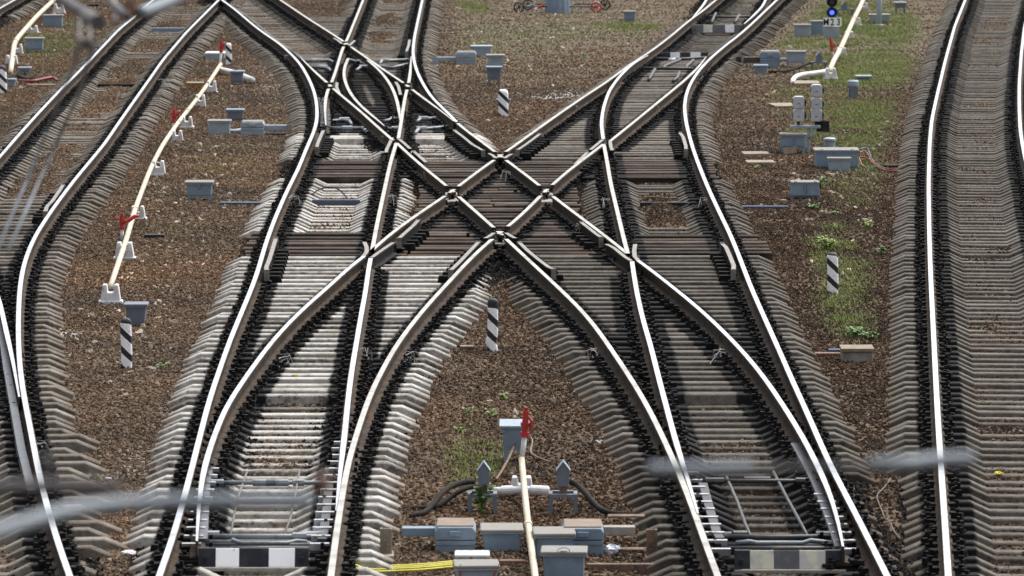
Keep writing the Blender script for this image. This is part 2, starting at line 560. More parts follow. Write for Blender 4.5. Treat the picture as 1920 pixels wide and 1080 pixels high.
# where a rail is interrupted by the flangeway of the rail it crosses: photo row of each crossing
CUTS = {'W': [292, 358], 'C': [292, 358], 'Z': [358, 437], 'X1': [358, 437], 'X1_far': [161], 'R3L': [161, 83], 'X2': [83, 162], 'B_far': [162]}
TAPER = {'B_near': ('near', 5), 'W_near': ('near', 5), 'C_near': ('near', 5), 'E_near': ('near', 5), 'B_far': ('far', 6), 'R3L': ('near', 6), 'X2': ('near', 6), 'X1_far': ('far', 6),
         'Z_far': ('far', 5), 'E_far': ('far', 5), 'G1': ('near', 3), 'G2': ('near', 3), 'R1_blade': ('near', 6), 'F_branch': ('near', 4), 'W_branch': ('near', 4)}


def make_rail(k, root, zo):
    Y, X = PATH[k]
    keep = np.ones(len(Y), bool)
    for row in CUTS.get(k, []):
        yc = at(0, row, 0).y
        for c in (yc - .62, yc + .62):
            keep &= ~(np.abs(Y - c) < .24)
    dull = k in ('W', 'Z', 'X1', 'C', 'E', 'B_mid', 'B_far', 'R3L', 'X2', 'X1_far', 'Z_far', 'G1', 'G2')
    idx = np.where(keep)[0]
    runs = np.split(idx, np.where(np.diff(idx) > 1)[0] + 1)
    for r_ in runs:
        if len(r_) < 2:
            continue
        last = r_[-1] == len(Y) - 1
        first = r_[0] == 0
        tp = TAPER.get(k)
        if tp and not ((tp[0] == 'far' and last) or (tp[0] == 'near' and first)):
            tp = None
        sweep(Y[r_], X[r_], 'rail', root, root.location, zo, tp, ('rail_side', 'steel_worn' if dull else 'steel_top'))


TRACKS = {}


def track(key, label, rails, anchor):
    o = empty('railway_track', at(*anchor, GZ - .1))
    tag(o, label, 'railway track', 'railway tracks of the yard')
    TRACKS[key] = o
    for i, k in enumerate(rails):
        make_rail(k, o, 0.0017 * (list(RAIL).index(k) % 7))
    return o


track('LM', 'left main track with pale concrete sleepers and slip switches, left of the central diamond', ['RA', 'B_near', 'B_mid', 'B_far', 'R3L', 'R3R', 'X2', 'G1', 'G2'], (540, 700))
track('RM', 'right main track on grimy concrete sleepers coloured for cloud shade, right of the central diamond', ['E_near', 'E', 'E_far', 'F', 'W_branch', 'F_branch'], (1340, 700))
track('D1', 'diagonal crossover track on brown timbers running from lower left to upper right', ['W', 'W_near', 'Z', 'Z_far'], (890, 380))
track('D2', 'diagonal crossover rails running from upper left to lower right through the diamond', ['X1', 'X1_far', 'C', 'C_near'], (990, 380))
track('T1', 'curving track along the left side with sleepers half buried in brown ballast', ['R1L', 'R1R', 'R1_blade'], (150, 300))
track('T5', 'plain curved track at the right edge with closely laid sleepers and black greasy strips', ['R5L', 'R5R'], (1840, 500))
track('T0', 'short piece of rail and sleepers in the top left corner', ['R0'], (20, 5))

# ------------------------------------------------------------------ sleepers
SEAT, LOW, END = -.19, -.283, -.288
ALLR = {k: PATH[k] for k in PATH}


def sleeper_geo(mb, Y, xl, xr, dishes=(), timber=False, oilr=.36, slope=0.0, oil=1.0, rails=(), enddrop=True, wide=1.0, tint=None, gap=0):
    tint = (rnd.uniform(.25, .75) if tint is None else tint) + rnd.gauss(0, .14)
    jx = rnd.uniform(-.03, .03)
    xl += jx
    xr += jx + rnd.uniform(-.03, .03)
    xs = {xl, xr}
    if not timber and enddrop:
        xs |= {xl + .22, xr - .22, xl + .31, xr - .31}
    for a, b_ in dishes:
        xs |= {a + .30, a + .50, b_ - .30, b_ - .50}
    for r_ in rails:
        for d in (.13 - oilr, -oilr, -.29, -.16, .16, .29, oilr, oilr - .13):
            if xl < r_ + d < xr:
                xs.add(r_ + d)
    xs = sorted(xs)

    def top(x):
        z = SEAT
        if not timber and enddrop:
            e = min(x - xl, xr - x)
            if e < .22:
                z = END + (SEAT - END) * max(e, 0) / .22
        for a, b_ in dishes:
            if a + .30 < x < b_ - .30:
                z = min(z, SEAT + (LOW - SEAT) * min(1, min(x - a - .30, b_ - .30 - x) / .20))
        return z
    wt = (.115 if timber else .082) * wide
    wb = (.115 if timber else .14) * wide
    ch = .012
    sec, tone = [], []
    xc = (xl + xr) / 2
    slope += rnd.gauss(0, .012)
    zj = rnd.uniform(-.012, .008)
    for x in xs:
        z = top(x) + zj
        d = min([abs(x - r_) for r_ in rails], default=9)
        rr_ = oilr
        if rails and ((x < min(rails) and min(rails) - xl < .8) or (x > max(rails) and xr - max(rails) < .8)):
            rr_ = min(oilr, .29)
        o = oil * max(0, min(1, (rr_ - d) / .2))
        yy = Y + (x - xc) * slope
        for dy, zz in ((-wb, -.43), (-wt - ch, z - ch), (-wt, z), (wt, z), (wt + ch, z - ch), (wb, -.43)):
            sec.append((x, yy + dy, zz))
            tone.append((o, tint, max(0, 1 - min(x - xl, xr - x) / .3)))
    fs = []
    for i in range(len(xs) - 1):
        for j in range(5):
            fs.append((i * 6 + j, (i + 1) * 6 + j, (i + 1) * 6 + j + 1, i * 6 + j + 1))
    fs.append(tuple(range(6)))
    L = (len(xs) - 1) * 6
    fs.append(tuple(L + j for j in range(5, -1, -1)))
    mb.add(sec, fs, tone)


ROWS = {k: [] for k in TRACKS}       # (Y, kwargs, material)


def rails_between(Y, a, b_, keys):
    out = []
    for k in keys:
        y, x = PATH[k]
        if y[0] <= Y <= y[-1]:
            v = float(np.interp(Y, y, x))
            if a - .1 < v < b_ + .1:
                out.append(v)
    return out


SC = ['RA', 'B_near', 'B_mid', 'B_far', 'R3L', 'R3R', 'X2', 'G1', 'G2', 'E_near', 'E', 'E_far', 'F', 'W', 'W_near', 'Z', 'Z_far', 'X1', 'X1_far', 'C', 'C_near', 'W_branch', 'F_branch']


def addrow(key, Y, xl, xr, mat, keys=SC, **kw):
    if xr - xl < .25:
        return
    kw['rails'] = rails_between(Y, xl, xr, keys)
    r_ = row_of(Y)
    if key == 'LM':
        kw['oilr'] = .48 if 140 < r_ < 250 else (.40 if r_ < 140 else .35)
    elif key == 'RM':
        kw['oilr'] = .52 if r_ > 870 else .40
    elif key == 'T5':
        kw['oilr'] = .38
    ROWS[key].append((Y, xl, xr, mat, kw))


YAPX = at(938, 438, 0)
Y = 47.0
while Y < 160:
    r = row_of(Y)
    Yj = Y + rnd.uniform(-.025, .025)
    ra, bx, zx = rx('RA', Y), rx(BC, Y), rx(ZC, Y)
    if r > 745:
        addrow('LM', Yj, ra - (.36 + rnd.uniform(0, .06) if r > 1012 else .55), zx + .55, 'concrete_light', dishes=[(ra, zx)])
    elif r > 479:
        addrow('LM', Yj, ra - .58, min(zx + .57, YAPX.x - .12) if r < 560 else zx + .57, 'concrete_light', wide=1.5 if 722 < r < 738 else 1)
    elif r > 437:
        addrow('LM', Yj, ra - .30 - rnd.uniform(0, .12), bx + .5, 'timber', timber=True)
    elif r > 333:
        addrow('LM', Yj, ra - .55, bx + .48, 'concrete_light', dishes=[(ra, bx)], tint=rnd.uniform(.5, .8))
    elif r > 299:
        addrow('LM', Yj, ra - .2, bx + .5, 'timber', timber=True)
    elif r > 262:
        cx_, wx_ = rx(CC, Y), rx(WC, Y)
        addrow('LM', Yj, ra - .55, min(cx_ + .55, (cx_ + wx_) / 2 - .05), 'concrete_light', dishes=[(ra, bx), (rx(X1C, Y), cx_)], tint=rnd.uniform(.2, .6))
    elif r > 108:
        addrow('LM', Yj, ra - .58, rx(CC, Y) + .57, 'concrete_light' if r > 250 else 'concrete_brown', wide=2.0 if 253 < r < 258.5 else 1, tint=.7 if r > 250 else None)
    else:
        x2, l3, r3 = rx('X2', Y), rx('R3L', Y), rx('R3R', Y)
        if r > 32:
            if x2 < l3:
                addrow('LM', Yj, ra - .55, r3 + .55, 'concrete_brown', dishes=[(ra, x2), (l3, r3)])
            else:
                addrow('LM', Yj, ra - .55, r3 + .55, 'concrete_brown', dishes=[(ra, l3), (x2, r3)])
        else:
            addrow('LM', Yj, ra - .3, x2 + .45, 'concrete_brown', dishes=[(ra, x2)])
            addrow('LM', Yj, l3 - .55, r3 + .55, 'concrete_brown', dishes=[(l3, r3)])
    Y += .52
Y = 47.2
while Y < 160:
    r = row_of(Y)
    Yj = Y + rnd.uniform(-.025, .025)
    ex, fx, x1 = rx(EC, Y), rx('F', Y), rx(X1C, Y)
    if r > 745:
        addrow('RM', Yj, x1 - .55, fx + (.30 + rnd.uniform(-.02, .04) if r > 893 else .55), 'concrete_grimy_shaded', dishes=[(x1, fx)], tint=rnd.uniform(.0, .25) if r > 860 else None)
    elif r > 479:
        addrow('RM', Yj, max(x1 - .57, YAPX.x + .12) if r < 560 else x1 - .57, fx + .58, 'concrete_grimy_shaded', tint=rnd.uniform(.3, .8), wide=1.5 if 722 < r < 738 else 1)
    elif r > 437:
        addrow('RM', Yj, ex - .5, fx + .48 + rnd.uniform(0, .14), 'timber', timber=True)
    elif r > 333:
        addrow('RM', Yj, ex - .48, fx + .55, 'concrete_grimy_shaded', dishes=[(ex, fx)], tint=rnd.uniform(.4, .8))
    elif r > 299:
        addrow('RM', Yj, ex - .5, fx + .35, 'timber', timber=True)
    elif r > 112:
        lx = rx(WC, Y) - .55
        if r > 255:
            lx = max(lx, (rx(CC, Y) + rx(WC, Y)) / 2 + .05)
        addrow('RM', Yj, lx, fx + .57, 'concrete_brown', tint=rnd.uniform(.3, .8))
    else:
        addrow('RM', Yj, rx(WC, Y) - .55, fx + .55, 'concrete_grimy_shaded', dishes=[(rx(WC, Y), fx)])
    Y += .52
Y = at(0, 478, -.19).y
while row_of(Y) > 299:
    r = row_of(Y)
    a, b_ = rx(BC, Y) + (.56 if r < 437 else .53), rx(EC, Y) - (.56 if r < 437 else .53)
    if rnd.random() < .45:                    # two timbers end to end
        c = a + (b_ - a) * rnd.uniform(.3, .7)
        addrow('D1', Y, a, c - .02, 'timber', timber=True)
        addrow('D1', Y + rnd.uniform(-.05, .05), c + .02, b_, 'timber', timber=True)
    else:
        addrow('D1', Y, a, b_, 'timber', timber=True)
    Y += .50 + rnd.uniform(-.05, .05)
for key, L_, R_, mat, y0, st in (('T1', 'R1L', 'R1R', 'concrete_brown', 46.5, .54), ('T5', 'R5L', 'R5R', 'concrete_grimy_shaded', 46.6, .522)):
    Y = y0
    while Y < 160:
        a, b_ = rx(L_, Y), rx(R_, Y)
        sl = -((rx(L_, Y + 1) + rx(R_, Y + 1)) - (rx(L_, Y - 1) + rx(R_, Y - 1))) / 4
        r = row_of(Y)
        Yj = Y + rnd.uniform(-.03, .03)
        if key == 'T1':
            flat = 375 < r < 520
            ext = (.58 + (.18 if r > 800 and rnd.random() < .4 else 0)) if r < 1035 else .3
            addrow(key, Yj, a - .55, b_ + ext, mat, keys=['R1L', 'R1R', 'R1_blade'], dishes=[] if flat else [(a, b_)], slope=sl, oil=.95, tint=rnd.uniform(.15, .45) if flat else None)
        else:
            addrow(key, Yj, a - (.57 if r < 880 else .40 - max(0, (r - 1000) / 800) + rnd.uniform(-.04, .05)), b_ + .57, 'timber' if abs(r - 325) < 3 else mat, keys=['R5L', 'R5R'], dishes=[(a, b_)], slope=sl, tint=rnd.uniform(.45, .85))
        Y += st
Y = 143.0
while Y < 165:
    x = rx('R0', Y)
    addrow('T0', Y, x - 2.1, x + .55, 'concrete_brown', keys=['R0'], dishes=[(x - 1.6, x)])
    Y += .54

FAST = {}
for key, rows in ROWS.items():
    root = TRACKS[key]
    rows.sort(key=lambda q: q[0])
    rest = {}
    fb = MB()
    for i, (Y, xl, xr, mat, kw) in enumerate(rows):
        if i < 98:
            mb = MB()
            sleeper_geo(mb, Y, xl, xr, **kw)
            mb.build('sleeper', mat, root, off=root.location, tone=True)
        else:
            sleeper_geo(rest.setdefault(mat, MB()), Y, xl, xr, **kw)
        # base plate, clips and bolts under every rail of this sleeper
        xc = (xl + xr) / 2
        for r_ in kw['rails']:
            yy = Y + (r_ - xc) * kw.get('slope', 0)
            fb.box((r_, yy, -.197), (.36, .17, .019))
            for sg in (-1, 1):
                fb.box((r_ + sg * .105, yy + rnd.uniform(-.02, .02), -.18), (.07, .13, rnd.uniform(.03, .055)), (1.1, 1.1))
                fb.box((r_ + sg * rnd.uniform(.12, .16), yy + rnd.uniform(-.04, .04), -.18), (.035, .035, rnd.uniform(.06, .085)))
                for _k in range(2):
                    fb.box((r_ + sg * rnd.uniform(.1, .20), yy + rnd.uniform(-.09, .09), -.20), (rnd.uniform(.03, .07), rnd.uniform(.03, .07), rnd.uniform(.025, .07)), (1.2, 1.2), rnd.uniform(0, 1.5))
    if fb.v:
        tag(fb.build('rail_fastenings', 'fastening', root, off=root.location), kind='stuff')
    for mat, mb in rest.items():
        tag(mb.build('far_sleepers', mat, root, off=root.location, tone=True), kind='stuff')


# ------------------------------------------------------------------ check rails, wing rails
def short_rail(key, px, z=.012, name='check_rail', hooks=True, mats=('fastening', 'cast_top')):
    root = TRACKS[key]
    P = sorted([at(x, y, 0) for x, y in px], key=lambda p: p.y)
    ys = np.array([p.y for p in P])
    xs = np.array([p.x for p in P])
    Y = np.linspace(ys[0], ys[-1], max(4, int((ys[-1] - ys[0]) / .25)))
    X = np.interp(Y, ys, xs)
    o = sweep(Y, X, name, root, root.location, z, mats=mats)
    if hooks:
        # flared, bent-down near end and spacer blocks
        mb = MB()
        mb.box((X[0], Y[0] - .02, -.14), (.075, .04, .15 + z))
        mb.box((X[-1], Y[-1] + .02, -.14), (.075, .04, .15 + z))
        mb.build('rail_end', 'cast_top', o, off=root.location)
        side = 1 if hooks is True else hooks
        for yy in np.arange(Y[0] + .3, Y[-1] - .1, .52):
            x = float(np.interp(yy, Y, X))
            mb = MB()
            mb.box((x + side * .12, yy, -.2), (.17, .13, .10), (1.25, 1.2))
            mb.build('spacer_block', 'fastening', o, off=root.location)


short_rail('LM', [(517, 449), (512, 465), (505, 488), (499, 503), (500, 508)])
short_rail('LM', [(606, 246), (601, 257), (595, 272), (594, 277)])
short_rail('RM', [(1354, 458), (1361, 464), (1369, 482), (1376, 500), (1375, 507)], hooks=-1)
short_rail('RM', [(1275, 250), (1281, 258), (1286, 275), (1286, 281)], hooks=-1)
short_rail('T1', [(118, 348), (112, 358), (98, 378), (88, 388), (85, 398)], hooks=-1)
short_rail('D1', [(897, 455), (880, 473), (860, 494), (845, 508)], hooks=-1)
short_rail('D2', [(974, 456), (988, 470), (1010, 488), (1030, 503), (1038, 506)], hooks=1)
short_rail('D1', [(784, 414), (775, 424), (757, 440), (748, 448)])
short_rail('D2', [(1090, 418), (1103, 428), (1118, 440), (1127, 446)], hooks=-1)
short_rail('D1', [(683, 454), (687, 462), (688, 472), (680, 482)], .004, 'wing_rail', False)
short_rail('LM', [(737, 455), (728, 461), (712, 472), (697, 483)], .004, 'wing_rail', False)
short_rail('RM', [(1137, 458), (1150, 464), (1172, 482), (1183, 489)], .004, 'wing_rail', False)
short_rail('D2', [(1191, 458), (1189, 470), (1190, 481), (1197, 489)], .004, 'wing_rail', False)
short_rail('LM', [(735, 258), (731, 268), (725, 280), (724, 286)], .004, 'wing_rail', False)
short_rail('D2', [(748, 261), (757, 268), (769, 279)], .004, 'wing_rail', False)
short_rail('D2', [(776, 284), (787, 294), (799, 305)], .004, 'wing_rail', -1)
short_rail('RM', [(1130, 262), (1118, 272), (1107, 281)], .004, 'wing_rail', False)
short_rail('D1', [(1101, 286), (1090, 297), (1078, 308)], .004, 'wing_rail', 1)
short_rail('RM', [(1144, 264), (1145, 274), (1148, 282)], .004, 'wing_rail', False)
short_rail('D1', [(917, 288), (923, 291), (930, 297)], .006, 'wing_rail', False)
short_rail('D1', [(960, 289), (953, 292), (946, 297)], .006, 'wing_rail', False)
short_rail('D2', [(910, 447), (918, 443), (926, 437)], .006, 'wing_rail', False)
short_rail('D2', [(966, 447), (958, 443), (949, 437)], .006, 'wing_rail', False)
short_rail('LM', [(626, 72), (632, 75), (641, 82)], .006, 'wing_rail', False)
short_rail('LM', [(665, 76), (662, 79), (655, 86)], .006, 'wing_rail', False)
short_rail('LM', [(768, 75), (766, 86), (762, 97)], .006, 'check_rail', -1)
short_rail('D2', [(632, 155), (631, 163), (636, 175)], .006, 'wing_rail', False)
short_rail('LM', [(742, 154), (747, 162), (751, 178)], .006, 'wing_rail', False)
short_rail('LM', [(852, 242), (872, 257), (885, 268), (906, 280)], -.02, 'check_rail', -1)
short_rail('D1', [(1012, 249), (1000, 258), (985, 269), (970, 279)], -.02, 'check_rail', 1)

# grey and ochre blocks cast into the crossings
for key, (x, y), w_ in (('D1', (845, 383), .34), ('D1', (1026, 384), .34), ('D1', (938, 463), .34), ('D1', (938, 313), .3), ('D2', (743, 293), .2), ('RM', (1133, 293), .2)):
    p = at(x, y, -.2)
    mb = MB()
    mb.box((p.x, p.y, -.19), (w_, .5, .07))
    mb.box((p.x, p.y + .6, -.19), (w_ * .6, .4, .12))
    mb.build('crossing_block', 'concrete_block' if y > 330 else 'fastening', TRACKS[key], .02, off=TRACKS[key].location)

# ------------------------------------------------------------------ ground: one sheet, fine where the photo looks, coarse to the horizon


def vnoise(x, y, cell, seed):
    rs = np.random.RandomState(seed)
    T = rs.rand(256, 256)
    fx, fy = x / cell, y / cell
    ix, iy = np.floor(fx).astype(int), np.floor(fy).astype(int)
    tx, ty = fx - ix, fy - iy
    tx, ty = tx * tx * (3 - 2 * tx), ty * ty * (3 - 2 * ty)
    g = lambda a, b_: T[a % 256, b_ % 256]
    return (g(ix, iy) * (1 - tx) + g(ix + 1, iy) * tx) * (1 - ty) + (g(ix, iy + 1) * (1 - tx) + g(ix + 1, iy + 1) * tx) * ty


XS = np.r_[-600, -200, -80, -40, -25, np.arange(-15.5, 15.6, .11), 25, 40, 80, 200, 600]
YS = np.r_[-300, -50, 0, 25, 38, np.arange(44, 164, .24), 175, 200, 260, 400, 900, 2000]
GX, GY = np.meshgrid(XS, YS)
GXf, GYf = GX.ravel(), GY.ravel()
near = np.full(GXf.shape, 9.0)
nearrow = np.full((len(YS), len(XS)), 9.0)
for k, (py_, px_) in PATH.items():
    for i, yv in enumerate(YS):
        if py_[0] <= yv <= py_[-1]:
            nearrow[i] = np.minimum(nearrow[i], np.abs(XS - np.interp(yv, py_, px_)))
near = nearrow.ravel()
GROW = CY + FPX * ((CAMH - GZ) * CP - GYf * SP) / (GYf * CP + (CAMH - GZ) * SP + 1e-6)
GCOL = CX + FPX * GXf / (np.maximum(GYf, 5) * CP + (CAMH - GZ) * SP)
oil = np.clip((.42 - near) / .16, 0, 1)
gz = GZ + (vnoise(GXf, GYf, 1.3, 1) - .5) * .05 + (vnoise(GXf, GYf, .45, 2) - .5) * .035
# T1: ballast heaped over the sleepers' middles; other tracks: cribs a little lower
m1 = np.zeros_like(nearrow)
for i, yv in enumerate(YS):
    if 44 < yv < 164:
        a, b_ = rx('R1L', yv), rx('R1R', yv)
        c = (a + b_) / 2
        m1[i] = np.clip(1 - np.abs(XS - c) / .62, 0, 1)
m1 = m1.ravel() * np.clip((vnoise(GXf, GYf, 4.0, 3) - .3) * 4, 0, 1) * (GROW < 375)
gz = gz + m1 * .075
e_, f_ = rx(EC, at(1250, 395).y), rx('F', at(1250, 395).y)
m2 = np.clip(1 - np.abs(GXf - (e_ + f_) / 2) / .5, 0, 1) * ((GROW > 372) & (GROW < 432))
gz = gz + m2 * .09
l_, r_ = rx('R3L', at(720, 45).y), rx('R3R', at(720, 45).y)
m3 = np.clip(1.1 - np.abs(GXf - (at(720, 45).x)) / .5, 0, 1) * np.clip((vnoise(GXf, GYf, 2.2, 6) - .4) * 5, 0, 1) * (GROW < 82)
gz = gz + m3 * .07
gz = gz + .06 * np.clip((.40 - near) / .14, 0, 1) * (GROW < 735) * (.6 + .8 * vnoise(GXf, GYf, .5, 31))
gz = gz + .05 * np.clip((vnoise(GXf, GYf, 1.7, 32) - .55) * 2.5, 0, 1) * np.clip((near - .5) / .6, 0, 1)
gz[(np.abs(GXf) > 16) | (GYf < 43) | (GYf > 164)] = GZ

# greenness: thin grass areas given as ellipses on the photo's ground
GREEN = [(1690, 230, 150, 140, .8), (1600, 60, 120, 60, 1), (1640, 130, 120, 60, .85), (1490, 75, 55, 20, .8), (1560, 250, 90, 40, .5), (1610, 560, 80, 80, 1), (1560, 465, 50, 45, .7), (1640, 340, 90, 60, .35),
         (890, 855, 60, 60, 1), (930, 90, 130, 50, .14), (1010, 60, 150, 40, .12), (1180, 50, 80, 16, .6), (110, 80, 90, 50, .4), (200, 100, 60, 60, .3), (420, 300, 90, 60, .10), (330, 420, 80, 60, .06), (880, 22, 40, 18, .8), (270, 20, 60, 20, .4), (1480, 190, 50, 30, .3)]
green = np.zeros_like(GXf)
for cx_, cy_, rx_, ry_, k in GREEN:
    d = ((GCOL - cx_) / rx_) ** 2 + ((GROW - cy_) / ry_) ** 2
    green = np.maximum(green, k * np.clip(1.35 - d, 0, 1))
green *= np.clip((vnoise(GXf, GYf, 1.1, 7) * .6 + vnoise(GXf, GYf, .35, 8) * .6 - .25) * 1.8, 0, 1)
green *= np.clip((near - .7) / .5, 0, 1) * np.clip((vnoise(GXf, GYf, 2.6, 41) - .22) * 3.2 + (GCOL > 1400) * .45 + ((np.abs(GCOL - 890) < 80) & (np.abs(GROW - 850) < 80)) * .8, .12, 1)
earth = np.clip((210 - GROW) / 120, 0, 1) * np.clip((GCOL - 760) / 120, 0, 1) * (GCOL < 1780)   # trodden soil beyond the crossing
lime = np.zeros_like(GXf)
for cx_, cy_, rx_, ry_, k in [(1070, 180, 75, 12, .8), (1130, 825, 14, 7, .9), (125, 630, 26, 8, .9), (120, 520, 18, 7, .7), (520, 130, 40, 90, .35), (330, 830, 40, 90, .35), (255, 865, 50, 30, .4)]:
    d = ((GCOL - cx_) / rx_) ** 2 + ((GROW - cy_) / ry_) ** 2
    lime = np.maximum(lime, k * np.clip(1.3 - d, 0, 1))

ny, nx = GX.shape
idx = np.arange(ny * nx).reshape(ny, nx)
quads = np.stack([idx[:-1, :-1], idx[:-1, 1:], idx[1:, 1:], idx[1:, :-1]], -1).reshape(-1, 4)


def grid_mesh(name, verts, faces, attrs):
    me = bpy.data.meshes.new(name)
    me.vertices.add(len(verts))
    me.vertices.foreach_set('co', np.asarray(verts, 'f').ravel())
    me.loops.add(faces.size)
    me.loops.foreach_set('vertex_index', faces.ravel().astype('i'))
    me.polygons.add(len(faces))
    me.polygons.foreach_set('loop_start', np.arange(0, faces.size, 4, dtype='i'))
    me.polygons.foreach_set('loop_total', np.full(len(faces), 4, 'i'))
    for an, av in attrs.items():
        a = me.attributes.new(an, 'FLOAT', 'POINT')
        a.data.foreach_set('value', np.asarray(av, 'f'))
    me.update()
    me.validate()
    return me


V = np.stack([GXf, GYf, gz], -1)

m, nt, b, ns, ls = newmat('ballast_ground')
g = ns.new('ShaderNodeNewGeometry')
P = g.outputs['Position']
vor = ns.new('ShaderNodeTexVoronoi')
vor.inputs['Scale'].default_value = 22
ls.new(P, vor.inputs['Vector'])
r = ramp(ns, [(.1, (.060, .040, .027)), (.45, (.085, .059, .040)), (.75, (.11, .079, .054)), (1, (.15, .112, .08))])
sepc = ns.new('ShaderNodeSeparateColor')
ls.new(vor.outputs['Color'], sepc.inputs[0])
ls.new(sepc.outputs[0], r.inputs[0])
big = noise(ns, ls, P, .55, 5)
rb = ramp(ns, [(.35, (.72, .72, .74)), (.65, (1.15, 1.1, 1.05))])
ls.new(big, rb.inputs[0])
mm_ = ns.new('ShaderNodeMix')
mm_.data_type = 'RGBA'
mm_.blend_type = 'MULTIPLY'
mm_.inputs['Factor'].default_value = 1
ls.new(r.outputs[0], mm_.inputs['A'])
ls.new(rb.outputs[0], mm_.inputs['B'])
col = mm_.outputs['Result']
f1 = noise(ns, ls, P, 9, 5, .7)
soil = ramp(ns, [(.3, (.07, .052, .036)), (.7, (.155, .123, .088))])
ls.new(f1, soil.inputs[0])
col = mixrgb(ns, ls, attr_node(ns, 'earth').outputs['Fac'], col, soil.outputs[0])
gr = ramp(ns, [(.3, (.065, .095, .022)), (.7, (.14, .15, .055))])
ls.new(f1, gr.inputs[0])
col = mixrgb(ns, ls, attr_node(ns, 'green').outputs['Fac'], col, gr.outputs[0])
lm = ramp(ns, [(.3, (.2, .19, .18)), (.7, (.5, .5, .49))])
ls.new(f1, lm.inputs[0])
col = mixrgb(ns, ls, attr_node(ns, 'lime').outputs['Fac'], col, lm.outputs[0])
col = mixrgb(ns, ls, attr_node(ns, 'oil').outputs['Fac'], col, (.009, .009, .010))
ls.new(col, b.inputs['Base Color'])
b.inputs['Roughness'].default_value = .95
b.inputs['Specular IOR Level'].default_value = .15
bp = ns.new('ShaderNodeBump')
bp.inputs['Strength'].default_value = .5
bp.inputs['Distance'].default_value = .04
ls.new(vor.outputs['Distance'], bp.inputs['Height'])
ls.new(bp.outputs[0], b.inputs['Normal'])
MATS['ballast_ground'] = m

me = grid_mesh('ground', V, quads, {'oil': oil, 'green': green, 'lime': lime, 'earth': earth})
me.materials.append(m)
ground = bpy.data.objects.new('ground', me)
COL.objects.link(ground)
tag(ground, kind='structure')

# ------------------------------------------------------------------ loose stones, scattered with geometry nodes
def stone_mat(name, stops, side=True):
    m, nt, b, ns, ls = newmat(name)
    oi = ns.new('ShaderNodeObjectInfo')
    r = ramp(ns, stops)
    ls.new(oi.outputs['Random'], r.inputs[0])
    g = ns.new('ShaderNodeNewGeometry')
    col = r.outputs[0]
    big = ramp(ns, [(.35, (.75, .75, .76)), (.65, (1.12, 1.08, 1.04))])
    ls.new(noise(ns, ls, g.outputs['Position'], .55, 5), big.inputs[0])
    mx = ns.new('ShaderNodeMix')
    mx.data_type = 'RGBA'
    mx.blend_type = 'MULTIPLY'
    mx.inputs['Factor'].default_value = 1
    ls.new(col, mx.inputs['A'])
    ls.new(big.outputs[0], mx.inputs['B'])
    big2 = ramp(ns, [(.36, (.82, .86, .92)), (.5, (1, 1, 1)), (.64, (1.18, 1.06, .96))])
    ls.new(noise(ns, ls, g.outputs['Position'], .17, 4), big2.inputs[0])
    my = ns.new('ShaderNodeMix')
    my.data_type = 'RGBA'
    my.blend_type = 'MULTIPLY'
    my.inputs['Factor'].default_value = 1
    ls.new(mx.outputs['Result'], my.inputs['A'])
    ls.new(big2.outputs[0], my.inputs['B'])
    ls.new(my.outputs['Result'], b.inputs['Base Color'])
    b.inputs['Roughness'].default_value = .9
    b.inputs['Specular IOR Level'].default_value = .15
    MATS[name] = m


stone_mat('ballast_stone', [(0, (.076, .050, .032)), (.3, (.117, .080, .052)), (.65, (.155, .109, .073)), (.9, (.205, .153, .107)), (.98, (.28, .23, .18)), (1, (.44, .40, .35))])
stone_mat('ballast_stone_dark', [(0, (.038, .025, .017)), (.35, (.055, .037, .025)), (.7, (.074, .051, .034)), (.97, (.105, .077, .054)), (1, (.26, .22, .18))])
stone_mat('greasy_stone', [(0, (.006, .006, .007)), (.6, (.012, .012, .013)), (.92, (.022, .02, .019)), (1, (.06, .05, .04))])


